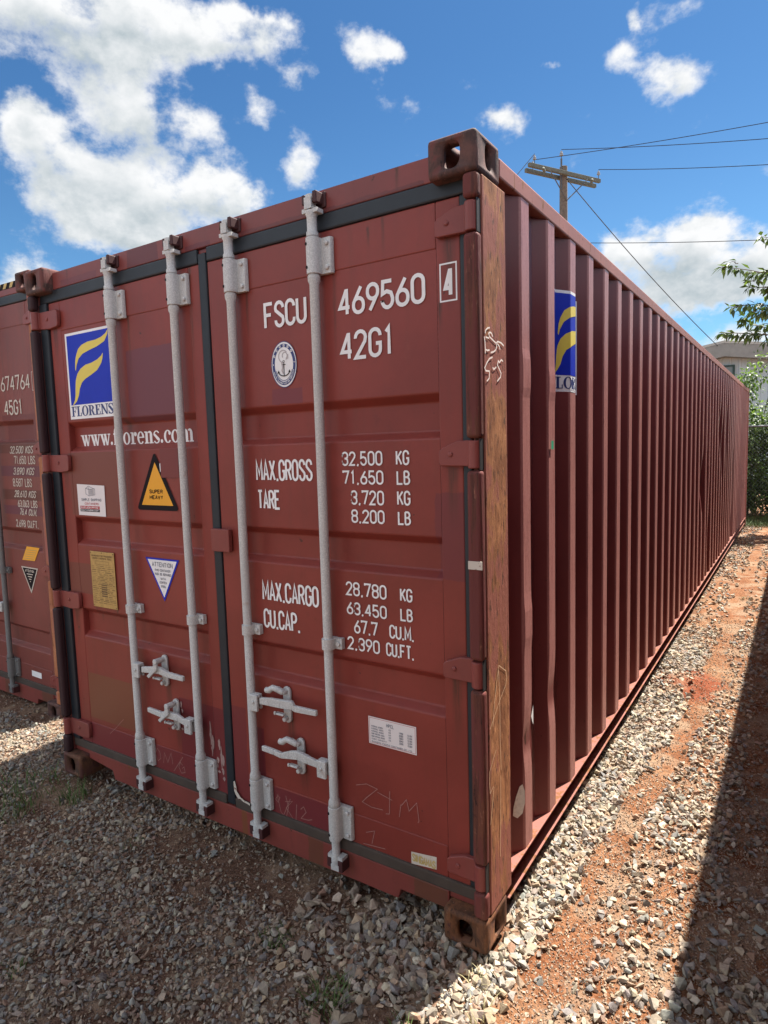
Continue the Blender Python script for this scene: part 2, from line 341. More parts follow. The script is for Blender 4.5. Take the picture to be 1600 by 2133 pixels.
# ------------------------------------------------------------------ stroke lettering
def arc(cx, cy, rx, ry, a0, a1, n=9):
    return [(cx+rx*math.cos(R(a0+(a1-a0)*i/(n-1))), cy+ry*math.sin(R(a0+(a1-a0)*i/(n-1)))) for i in range(n)]
V = .24
def ring(y0, y1, rv=None):
    rv = min(V, (y1-y0)/2) if rv is None else rv
    p = arc(.5, y1-rv, .5, rv, 180, 0) + arc(.5, y0+rv, .5, rv, 0, -180); return p + [p[0]]
GL = {
 '0': [ring(0, 1)], 'O': [ring(0, 1)], 'Q': [ring(0, 1), [(.6,.2),(1,0)]],
 'C': [[(1,.74)] + arc(.5,1-V,.5,V,0,180) + arc(.5,V,.5,V,180,360) + [(1,.27)]],
 'G': [[(1,.74)] + arc(.5,1-V,.5,V,0,180) + arc(.5,V,.5,V,180,360) + [(1,.46),(.58,.46)]],
 'S': [[(1,.76)] + arc(.5,1-V,.5,V,0,180) + [(.06,.66),(.94,.36)] + arc(.5,V,.5,V,0,-180) + [(0,.25)]],
 'U': [[(0,1)] + arc(.5,V,.5,V,180,360) + [(1,1)]], 'J': [[(.9,1)] + arc(.45,V,.45,V,0,-180)],
 '2': [[(0,.74)] + arc(.5,1-V,.5,V,180,0) + [(.92,.60),(0,0),(1,0)]],
 '3': [[(0,.78)] + arc(.5,1-V,.5,V,180,0) + [(.95,.6),(.62,.52),(.4,.52)], [(.62,.515),(.95,.43)] + arc(.5,V,.5,V,0,-180) + [(0,.22)]],
 '4': [[(.74,0),(.74,1)], [(.70,.97),(0,.27),(1,.27)]],
 '5': [[(.92,1),(.10,1),(.04,.54),(.45,.62),(.85,.54)] + arc(.5,V+.05,.5,V+.05,10,-180) + [(0,.22)]],
 '6': [[(.78,1),(.12,.48)], ring(0, .56)], '9': [[(.22,0),(.88,.52)], ring(.44, 1)],
 '7': [[(0,.88),(0,1),(1,1),(.34,0)]], '8': [ring(0, .54, .2), ring(.53, 1, .2)],
 '1': [[(.18,.84),(.55,1),(.55,0)]], 'I': [[(.5,0),(.5,1)]], 'F': [[(0,0),(0,1),(1,1)], [(0,.53),(.8,.53)]],
 'E': [[(1,1),(0,1),(0,0),(1,0)], [(0,.53),(.8,.53)]], 'L': [[(0,1),(0,0),(1,0)]], 'T': [[(0,1),(1,1)], [(.5,.98),(.5,0)]],
 'H': [[(0,0),(0,1)], [(1,0),(1,1)], [(0,.52),(1,.52)]], 'N': [[(0,0),(0,1),(1,0),(1,1)]], 'M': [[(0,0),(0,1),(.5,.28),(1,1),(1,0)]],
 'A': [[(0,0),(.5,1),(1,0)], [(.18,.30),(.82,.30)]], 'X': [[(0,0),(1,1)], [(0,1),(1,0)]], 'K': [[(0,0),(0,1)], [(1,1),(.05,.44)], [(.32,.58),(1,0)]],
 'V': [[(0,1),(.5,0),(1,1)]], 'W': [[(0,1),(.25,0),(.5,.7),(.75,0),(1,1)]], 'Y': [[(0,1),(.5,.5),(1,1)], [(.5,.5),(.5,0)]], 'Z': [[(0,1),(1,1),(0,0),(1,0)]],
 'P': [[(0,0),(0,1)], [(0,.99)] + arc(.5,.745,.5,.245,90,-90) + [(0,.5)]], 'R': [[(0,0),(0,1)], [(0,.99)] + arc(.5,.745,.5,.245,90,-90) + [(0,.5)], [(.5,.5),(1,0)]],
 'D': [[(0,0),(0,1)], [(0,1)] + arc(.45,.72,.55,.28,90,0) + arc(.45,.28,.55,.28,0,-90) + [(0,0)]],
 'B': [[(0,0),(0,1)], [(0,1)] + arc(.45,.77,.45,.23,90,-90) + [(0,.54)], [(.45,.535)] + arc(.48,.27,.52,.27,90,-90) + [(0,0)]],
 '.': [[(.5,0),(.5,.07)]], ',': [[(.55,.07),(.35,-.10)]], '-': [[(.1,.5),(.9,.5)]], '/': [[(0,0),(1,1)]], ':': [[(.5,.15),(.5,.22)], [(.5,.7),(.5,.77)]],
}
ADV = {'1': .75, 'I': .25, '.': .22, ',': .30, ' ': .75, 'M': 1.15, 'W': 1.3, ':': .25, '-': .8}
def ribbon(mb, pts, w, place):
    """flat mitred ribbon of width w along 2D points; place maps (u, v) to 3D"""
    P = [Vector(p) for p in pts]; Q = [P[0]]
    for p in P[1:]:
        if (p-Q[-1]).length > 1e-6: Q.append(p)
    if len(Q) < 2: return
    closed = (Q[0]-Q[-1]).length < 1e-5
    n = len(Q); vs = []
    for i in range(n):
        a = Q[i]-Q[i-1] if i > 0 else (Q[-1]-Q[-2] if closed else Q[1]-Q[0])
        b = Q[i+1]-Q[i] if i < n-1 else (Q[1]-Q[0] if closed else Q[-1]-Q[-2])
        a = a.normalized(); b = b.normalized(); na = Vector((-a.y, a.x)); nb = Vector((-b.y, b.x))
        m = na+nb
        if m.length < .2: m = na
        m.normalize(); k = min(1/max(.35, m.dot(na)), 2.2)*w/2
        vs += [Q[i]+m*k, Q[i]-m*k]
    mb.add([place(v.x, v.y) for v in vs], [(2*i, 2*i+1, 2*i+3, 2*i+2) for i in range(n-1)])
class Surf:
    """a plane facing -y at depth y; every stroke sits a hair in front of the last so that none coincide"""
    def __init__(s, y, step=.00016): s.y = y; s.k = 0; s.step = step
    def place(s):
        s.k += 1; y = s.y - (s.k % 6)*s.step
        return lambda u, v: (u, y, v)
def text(mb, st, x0, x1, z0, z1, w, sf, slant=0):
    tot = sum(ADV.get(c, 1) for c in st) + .42*(len(st)-1); u = (x1-x0-w)/tot; x = x0 + w/2
    for c in st:
        cw = ADV.get(c, 1)*u
        for g in GL.get(c, []):
            if c in '1I.,:': pts = [(x + (p[0]-.5)*u*.7 + cw/2, z0+w/2+p[1]*(z1-z0-w)) for p in g]
            else: pts = [(x+p[0]*cw, z0+w/2+p[1]*(z1-z0-w)) for p in g]
            pts = [(a+slant*(b-z0), b) for a, b in pts]
            if c == '.': 
                cx = pts[0][0]; pts = [(cx, z0), (cx, z0+w*1.05)]
            ribbon(mb, pts, w, sf.place())
        x += cw + .42*u
def rect(mb, x0, x1, z0, z1, sf):
    p = sf.place(); mb.add([p(x0, z0), p(x1, z0), p(x1, z1), p(x0, z1)], [(0, 1, 2, 3)])
def polyf(mb, pts, sf):
    p = sf.place(); mb.add([p(*q) for q in pts], [tuple(range(len(pts)))])
def frame(mb, x0, x1, z0, z1, w, sf):
    ribbon(mb, [(x0, z0), (x1, z0), (x1, z1), (x0, z1), (x0, z0)], w, sf.place())
# bold serif letters as boxes and contrast rings: unit height 1 (cap) with advance
def sring(cx, cy, rx, ry, tx, ty, a0, a1, n=18):
    o = arc(cx, cy, rx, ry, a0, a1, n); i = arc(cx, cy, rx-tx, ry-ty, a0, a1, n); return ('strip', o, i)
def bx(x0, x1, y0, y1): return ('poly', [(x0, y0), (x1, y0), (x1, y1), (x0, y1)])
SER = {
 'F': (.66, [bx(.10,.30,.0,1), bx(.0,.40,0,.07), bx(.0,.62,.93,1), bx(.54,.62,.70,.94), bx(.29,.50,.47,.54), bx(.44,.50,.37,.64)]),
 'L': (.64, [bx(.10,.30,.0,1), bx(.0,.60,0,.07), bx(.0,.42,.93,1), bx(.52,.60,.05,.34)]),
 'O': (.84, [sring(.42,.5,.40,.52,.20,.06,0,360,28)]),
 'R': (.82, [bx(.10,.30,.0,1), bx(.0,.40,0,.07), bx(.0,.32,.93,1), sring(.34,.74,.34,.26,.20,.06,90,-90), ('poly',[(.34,.50),(.52,.50),(.76,.0),(.56,.0)]), bx(.56,.84,0,.06)]),
 'E': (.70, [bx(.10,.30,.0,1), bx(.0,.64,0,.07), bx(.0,.62,.93,1), bx(.55,.62,.70,.95), bx(.57,.64,.05,.32), bx(.29,.48,.47,.54), bx(.42,.48,.37,.64)]),
 'N': (.92, [bx(.10,.20,.0,1), bx(.0,.30,0,.07), bx(.68,.78,0,1), bx(.58,.90,.93,1), ('poly',[(.0,1),(.24,1),(.78,0),(.62,0)])]),
 'S': (.62, [sring(.28,.74,.28,.28,.12,.07,20,200), sring(.28,.26,.30,.28,.15,.07,200,380), ('poly',[(.01,.66),(.20,.76),(.58,.36),(.38,.22)]), bx(.48,.54,.70,1.0), bx(.0,.06,.0,.32)]),
 'w': (.92, [('poly',[(.03,.66),(.25,.66),(.42,.0),(.28,.0)]), ('poly',[(.44,.66),(.52,.66),(.40,.0),(.30,.0)]), ('poly',[(.36,.66),(.56,.66),(.70,.0),(.56,.0)]), ('poly',[(.80,.66),(.88,.66),(.70,.0),(.60,.0)]), bx(-.02,.30,.60,.66), bx(.34,.60,.605,.665), bx(.70,.94,.60,.66)]),
 '.': (.30, [('poly', arc(.13,.10,.10,.10,0,345,14))]),
 'f': (.46, [bx(.08,.28,0,.80), bx(.0,.40,0,.06), bx(.0,.42,.58,.66), sring(.30,.78,.22,.22,.19,.07,180,40)]),
 'l': (.40, [bx(.08,.28,0,1), bx(.0,.37,0,.06), bx(.0,.2,.94,1)]),
 'o': (.66, [sring(.31,.33,.31,.35,.17,.06,0,360,26)]),
 'r': (.56, [bx(.08,.28,0,.64), bx(.0,.40,0,.06), bx(.0,.2,.60,.66), ('poly', arc(.43,.54,.12,.12,0,345,12)), ('poly',[(.27,.40),(.33,.58),(.44,.66),(.36,.66)])]),
 'e': (.62, [sring(.30,.33,.30,.35,.17,.06,0,320,26), bx(.14,.58,.32,.39)]),
 'n': (.74, [bx(.08,.28,0,.64), bx(.0,.35,0,.06), bx(.0,.2,.60,.66), bx(.45,.65,0,.48), bx(.38,.72,0,.06), sring(.44,.44,.21,.24,.20,.07,0,140)]),
 's': (.54, [sring(.25,.48,.24,.20,.11,.06,20,200), sring(.25,.18,.25,.20,.12,.06,200,380), ('poly',[(.02,.43),(.17,.50),(.50,.24),(.34,.14)])]),
 'c': (.58, [sring(.30,.33,.30,.35,.17,.06,40,320,24), ('poly', arc(.46,.50,.10,.10,0,345,12))]),
 'm': (1.08, [bx(.08,.28,0,.64), bx(.0,.35,0,.06), bx(.0,.2,.60,.66), bx(.43,.61,0,.48), bx(.38,.67,0,.06), sring(.41,.44,.20,.24,.18,.07,0,140), bx(.78,.97,0,.48), bx(.72,1.03,0,.06), sring(.77,.44,.20,.24,.19,.07,0,140)]),
}
def serif(mb, st, x0, x1, z0, h, place_of):
    tot = sum(SER[c][0] for c in st); u = (x1-x0)/tot; x = x0
    for c in st:
        a, shapes = SER[c]
        for sh in shapes:
            pl = place_of(); T = lambda p: pl(x+p[0]*u, z0+p[1]*h)
            if sh[0] == 'poly': mb.add([T(p) for p in sh[1]], [tuple(range(len(sh[1])))])
            else:
                n = len(sh[1]); mb.add([T(p) for p in sh[1]]+[T(p) for p in sh[2]], [(i, i+1, n+i+1, n+i) for i in range(n-1)])
        x += a*u
SWOOSH = [[(0.345,0.395),(0.34,0.373),(0.314,0.345),(0.258,0.328),(0.194,0.317),(0.137,0.305),(0.102,0.285),(0.081,0.254),(0.071,0.222),(0.069,0.241),(0.073,0.274),(0.083,0.301),(0.104,0.331),(0.134,0.347),(0.184,0.357),(0.247,0.359),(0.294,0.367),(0.326,0.379)],
 [(0.297,0.295),(0.294,0.275),(0.28,0.249),(0.245,0.22),(0.196,0.202),(0.146,0.187),(0.115,0.171),(0.095,0.144),(0.083,0.112),(0.063,0.085),(0.023,0.062),(0.047,0.091),(0.057,0.119),(0.06,0.157),(0.068,0.189),(0.084,0.216),(0.112,0.237),(0.154,0.252),(0.203,0.257),(0.251,0.268),(0.284,0.283)]]

# ------------------------------------------------------------------ container parts
def casting(x0, x1, y0, y1, z0, z1, holes, mat, parent):
    """hollow corner casting; holes: subset of 'F' (-y) 'B' (+y) 'L' 'R' 'T' 'D'"""
    mb = MB(); t = .026; cx, cy, cz = (x0+x1)/2, (y0+y1)/2, (z0+z1)/2
    lo = (x0, y0, z0); hi = (x1, y1, z1)
    for key, ax, side in (('F',1,0),('B',1,1),('L',0,0),('R',0,1),('D',2,0),('T',2,1)):
        a, b = [i for i in range(3) if i != ax]
        wpos = lo[ax] if side == 0 else hi[ax]; ipos = wpos + (t if side == 0 else -t)
        def P(u, v, w):
            q = [0, 0, 0]; q[a] = u; q[b] = v; q[ax] = w; return tuple(q)
        A0, A1, B0, B1 = lo[a], hi[a], lo[b], hi[b]; cu, cv = (A0+A1)/2, (B0+B1)/2
        if key in holes:
            hu, hv = (.037, .030) if ax == 2 else ((.027, .038) if ax == 0 else (.030, .040))
            if ax == 2: hu, hv = .031, .052
            N = 28; hol, hin, ang = [], [], []
            for k in range(N):
                g = 2*math.pi*k/N; c, s_ = math.cos(g), math.sin(g); e = (abs(c/hu)**2.6+abs(s_/hv)**2.6)**(-1/2.6)
                hol.append(P(cu+c*e, cv+s_*e, wpos)); hin.append(P(cu+c*e, cv+s_*e, ipos))
            for pts4, hp in (([P(A1-.015,B1-.015,wpos),P(A0+.015,B1-.015,wpos),P(A0+.015,B0+.015,wpos),P(A1-.015,B0+.015,wpos)], hol), ([P(A1-t,B1-t,ipos),P(A0+t,B1-t,ipos),P(A0+t,B0+t,ipos),P(A1-t,B0+t,ipos)], hin)):
                fs = []
                for k in range(4):
                    for q in range(7): fs.append((N+k, k*7+q, (k*7+q+1) % N))
                    fs.append((N+k, (k*7+7) % N, N+(k+1) % 4))
                mb.add(hp+pts4, fs)
            e_ = .015; I4 = [P(A1-e_,B1-e_,wpos),P(A0+e_,B1-e_,wpos),P(A0+e_,B0+e_,wpos),P(A1-e_,B0+e_,wpos)]; O4 = [P(A1,B1,wpos),P(A0,B1,wpos),P(A0,B0,wpos),P(A1,B0,wpos)]
            mb.add(I4+O4, [(k, (k+1) % 4, 4+(k+1) % 4, 4+k) for k in range(4)])
            mb.add(hol+hin, [(k, (k+1) % N, N+(k+1) % N, N+k) for k in range(N)])
        else:
            mb.add([P(A0,B0,wpos),P(A1,B0,wpos),P(A1,B1,wpos),P(A0,B1,wpos)], [(0,1,2,3)])
            mb.add([P(A0+t,B0+t,ipos),P(A1-t,B0+t,ipos),P(A1-t,B1-t,ipos),P(A0+t,B1-t,ipos)], [(0,1,2,3)])
    me_ob = mb.build('corner_casting', mat, parent, smooth=35)
    bm = bmesh.new(); bm.from_mesh(me_ob.data); bmesh.ops.remove_doubles(bm, verts=bm.verts, dist=1e-5); bmesh.ops.recalc_face_normals(bm, faces=bm.faces); bm.to_mesh(me_ob.data); bm.free()
    me = me_ob.data; wt = me.attributes.new('bevel_weight_edge', 'FLOAT', 'EDGE')
    def onedge(c): return sum(min(abs(c[q]-lo[q]), abs(c[q]-hi[q])) < 1e-4 for q in range(3)) >= 2
    for e in me.edges:
        a_, b_ = me.vertices[e.vertices[0]].co, me.vertices[e.vertices[1]].co
        if onedge(a_) and onedge(b_): wt.data[e.index].value = 1.0
    b = me_ob.modifiers.new('edge', 'BEVEL'); b.width = .013; b.segments = 3; b.limit_method = 'WEIGHT'; b.use_clamp_overlap = False
    return me_ob

W, LEN = 2.438, 12.192
RIB0, RIBP, RIBW, SLW = .372, .2795, .072, .068
def corr_profile(y0, y1, xo=-.006, d=.040):
    """(y, x) polyline of the corrugated side wall"""
    p = [(y0, xo-d)]; k = 0
    while True:
        a = RIB0+k*RIBP
        if a+RIBW+SLW > y1: break
        if a-SLW > p[-1][0]: p.append((a-SLW, xo-d))
        p += [(a, xo), (a+RIBW, xo), (a+RIBW+SLW, xo-d)]; k += 1
    p.append((y1, xo-d)); return p
def corrugated(name, x_of, z0, z1, mat, parent, dents=False):
    p = corr_profile(.20, LEN-.15); mb = MB(); zs = np.linspace(z0, z1, 71 if dents else 2); rr = np.random.default_rng(5)
    dl = [(0, 1.02, .06, .008), (0, .58, .08, -.007), (0, 1.92, .05, .007), (1, .66, .09, -.007), (1, 1.9, .05, .004)] + [(int(rr.integers(14, 34)), rr.uniform(.3, 2.1), rr.uniform(.12, .5), rr.uniform(-.030, .026)) for _ in range(18)]
    vs = []
    for (y, x) in p:
        for z in zs:
            dx = 0
            if dents and x > -.02:
                k = int((y-RIB0+.03)//RIBP)
                for (rk, dz, sz, am) in dl:
                    if rk == k: dx += am*math.exp(-((z-dz)/sz)**2)
                dx = min(dx, .004)
            vs.append((x_of(x+min(dx, .003)), y + dx*.9, z))
    n = len(zs)
    mb.add(vs, [(i*n+j, (i+1)*n+j, (i+1)*n+j+1, i*n+j+1) for i in range(len(p)-1) for j in range(n-1)])
    o = mb.build(name, mat, parent)
    s = o.modifiers.new('sheet', 'SOLIDIFY'); s.thickness = .002; s.offset = 0
    return o

def lock_rod(door, x, ztop, zlo, mat, hi_shift, cammat):
    y = .020; g0, g1 = 2.282+hi_shift, 2.404+hi_shift
    mb = MB()
    mb.rod(x, y, [(.100,.006),(.102,.019),(.112,.020),(.130,.019),(.140,.0155),(.196,.0165),(.196,.0225),(.206,.0225),(.207,.0185),(.328,.0185),(.334,.0225),(.350,.0220),(.364,.0172),
                  (g0-.034,.0172),(g0-.022,.0220),(g0-.006,.0225),(g0-.005,.0185),(g1+.004,.0185),(g1+.005,.0215),(g1+.018,.021),(g1+.024,.0175),(g1+.07,.018),(g1+.078,.0215),(g1+.09,.021),(g1+.094,.013),(g1+.125,.013),(g1+.128,.021),(g1+.142,.019),(g1+.144,.006)], 16)
    # cam claws
    mb.box(x-.030, x-.010, y-.016, y+.020, g1+.082, g1+.096); mb.box(x+.012, x+.034, y-.014, y+.022, g1+.080, g1+.094)
    mb.box(x-.016, x+.014, y-.020, y+.008, g1+.094, g1+.132); mb.box(x+.010, x+.030, y-.010, y+.022, g1+.118, g1+.136)
    mb.box(x-.030, x-.010, y-.014, y+.020, .126, .140); mb.box(x+.012, x+.036, y-.012, y+.022, .120, .136); mb.box(x-.014, x+.022, y-.018, y+.010, .082, .104)
    mb.build('lock_rod', mat, door, smooth=40)
    for (a, b) in ((g0, g1), (.200, .330)):
        mb = MB(); prof = []
        for k in range(11):
            an = R(180 - 180*k/10); prof.append((x+.0245*math.cos(an), y-.0245*math.sin(an)))
        pts = [(x-.0245, .052)] + prof + [(x+.0245, .038), (x+.030, .036), (x+.062, .036), (x+.066, .044), (x+.066, .0535), (x-.0245, .0535)]
        mb.prism(pts, 2, a, b)
        for zz in (a+.020, b-.020):
            mb.tube([(x+.049, .037, zz), (x+.049, .029, zz), (x+.049, .027, zz)], [.0085, .0085, .005], 10)
        gd = mb.build('rod_guide', mat, door, bevel=.004, smooth=40)
        for zz in (a+.022, b-.022): MB().tube([(x-.012, y-.0205, zz), (x-.013, y-.0238, zz)], .0052, 10).build('rivet_hole', M['ink'], door)
    # mid clamp
    mb = MB(); z = .962; prof = [(x+.0235*math.cos(R(180-18*k)), y-.0235*math.sin(R(180-18*k))) for k in range(11)]
    mb.prism([(x-.0235, .053)] + prof + [(x+.0235, .036), (x+.027, .034), (x+.052, .034), (x+.052, .0535), (x-.0235, .0535)], 2, z-.020, z+.020)
    mb.tube([(x+.037, .035, z), (x+.037, .027, z)], .0085, 10)
    mb.build('rod_clamp', mat, door, bevel=.003, smooth=40)

def handle(door, hubx, hubz, pts, latch, mat, hook, flip):
    """hub bracket on the rod, swinging handle bar and the latch that keeps it"""
    mb = MB(); s = 1 if not flip else -1
    mb.box(hubx-.021, hubx+.021, -.004, .008, hubz-.034, hubz+.033)
    mb.box(hubx-.021, hubx+.021, .008, .030, hubz+.020, hubz+.033); mb.box(hubx-.018, hubx+.018, .022, .034, hubz-.030, hubz+.020)
    mb.tube([(hubx, -.004, hubz+.004), (hubx, -.009, hubz+.004)], .0075, 10)
    n = len(pts); up, lo = [], []
    for i, (x, z, h) in enumerate(pts): up.append((x, z+h)); lo.append((x, z-h))
    for i in range(n-1):
        a, b = pts[i], pts[i+1]; d0 = .014 if i not in (1, 2) else .016
        v = [(a[0], .004, a[1]-a[2]), (a[0], .004, a[1]+a[2]), (a[0], .004+d0, a[1]+a[2]), (a[0], .004+d0, a[1]-a[2]),
             (b[0], .004, b[1]-b[2]), (b[0], .004, b[1]+b[2]), (b[0], .004+d0, b[1]+b[2]), (b[0], .004+d0, b[1]-b[2])]
        mb.add(v, [(0,1,2,3),(4,7,6,5),(0,4,5,1),(1,5,6,2),(2,6,7,3),(3,7,4,0)])
    bm_o = mb.build('handle', mat, door, smooth=35); 
    bv = bm_o.modifiers.new('edge', 'BEVEL'); bv.width = .004; bv.segments = 2; bv.limit_method = 'ANGLE'; bv.angle_limit = R(40)
    lx, lz = latch
    mb = MB()
    prof = [(lx+.019*math.cos(R(a)), lz-.055+.019*math.sin(R(a))) for a in range(180, 361, 20)] + [(lx+.019*math.cos(R(a)), lz+.055+.019*math.sin(R(a))) for a in range(0, 181, 20)]
    mb.prism(prof, 1, .042, .0535)
    for zz in (lz+.055, lz-.055): mb.tube([(lx-.002, .042, zz), (lx-.002, .024, zz), (lx-.002, .022, zz)], [.010, .010, .006], 12)
    mb.box(lx-.036, lx+.010, .006, .026, lz-.034, lz-.026); mb.box(lx-.036, lx-.028, .002, .012, lz-.034, lz-.020)
    if hook:   # catch swung open, standing up to the left
        mb.tube([(lx-.002,.028,lz+.055), (lx-.022,.020,lz+.066), (lx-.042,.012,lz+.073), (lx-.060,.010,lz+.060), (lx-.078,.010,lz+.058)], [.012,.013,.012,.013,.012], 10)
    else:      # catch folded down over the handle
        mb.prism([(lx-.012, lz+.066), (lx+.010, lz+.062), (lx+.010, lz+.018), (lx-.020, lz-.004), (lx-.050, lz-.030), (lx-.066, lz-.020), (lx-.034, lz+.006), (lx-.016, lz+.022)], 1, -.008, .004)
        mb.tube([(lx, .03, lz+.055), (lx, -.010, lz+.055)], .013, 12)
    mb.build('handle_latch', mat, door, bevel=.003, smooth=40)

def hinge(door, z, right, mat, shift=0):
    """door hinge blade with its rolled knuckle; right side pin at x=-.026"""
    mx = (lambda x: x) if right else (lambda x: -W-x)
    mb = MB()
    if right: prof = [(-.150,z-.034),(-.160,z-.030),(-.160,z+.012),(-.150,z+.022),(-.095,z+.044),(-.048,z+.046),(-.048,z-.036)]
    else: prof = [(-.195,z-.040),(-.203,z-.030),(-.203,z+.030),(-.195,z+.040),(-.048,z+.042),(-.048,z-.040),(-.13,z-.046)]
    mb.prism([(mx(a), b) for a, b in prof], 1, .034, .0535)
    mb.tube([(mx(-.118), .034, z+.002), (mx(-.118), .029, z+.002)], [.010, .007], 10)
    o = mb.build('hinge', mat, door, bevel=.006, smooth=40)
    mb = MB(); mb.tube([(mx(-.029), .026, z-.042), (mx(-.029), .026, z+.044)], .0215, 16); mb.box(min(mx(-.052), mx(-.03)), max(mx(-.052), mx(-.03)), .030, .048, z-.035, z+.040)
    mb.build('hinge_knuckle', mat, door, bevel=.003, smooth=40)

def weather_door(root, side, H, mats, bands, hinge_z, rods, detail):
    sh = H-2.591
    x0, x1, p0, p1 = (-1.196, -.083, -1.085, -.166) if side == 'right' else (-2.335, -1.245, -2.242, -1.313)
    z0, z1, zp0, zp1 = .172, 2.432+sh, .304, 2.290+sh
    mb = MB()
    mb.box(x0, p0, .0550, .10, z0, z1); mb.box(p1, x1, .0550, .10, z0, z1)
    mb.box(p0, p1, .0550, .10, z0, zp0); mb.box(p0, p1, .0550, .10, zp1, z1)
    prof = [(.0568, zp0)]
    for (a, b) in sorted(bands):   # a bottom, b top of each pressed-in band
        prof += [(.0568, a), (.0890, a+.023), (.0890, b-.026), (.0568, b)]
    prof += [(.0568, zp1)]
    n = len(prof); v = [(p0, y, z) for y, z in prof] + [(p1, y, z) for y, z in prof]
    mb.add(v, [(i, n+i, n+i+1, i+1) for i in range(n-1)])
    d = mb.build('door', mats[0], root)
    bv = d.modifiers.new('edge', 'BEVEL'); bv.width = .0045; bv.segments = 2; bv.limit_method = 'ANGLE'; bv.angle_limit = R(25)
    # rubber seal strips round the leaf
    def strip(xa, xb, za, zb, ya=.052, yb=.090, m='rubber'):
        MB().box(xa, xb, ya, yb, za, zb).build('gasket', M[m], d, bevel=.006)
    if side == 'right':
        strip(x1+.001, -.051, .19, z1+.001, .050); strip(x0+.002, -.052, z1+.001, 2.4895+sh, .049)
        strip(x0+.002, -.050, .1435, .188, .046, m='rubber_low')
    else:
        strip(-2.398, x0-.001, .19, z1+.001, .0415); strip(-2.398, x1-.002, z1+.001, 2.4895+sh, .049)
        strip(-2.398, x1-.002, .1435, .188, .046, m='rubber_low')
        strip(-1.243, -1.198, .150, 2.470+sh, .049)
        MB().box(-1.232, -1.128, .028, .0485, 1.268, 1.362).build('seal_plate', M['hinge'], d, bevel=.003)
    for hz in hinge_z: hinge(d, hz, side == 'right', M['hinge'])
    for rx in rods: lock_rod(d, rx, 2.5, .1, mats[1], sh, M['cam'])
    return d

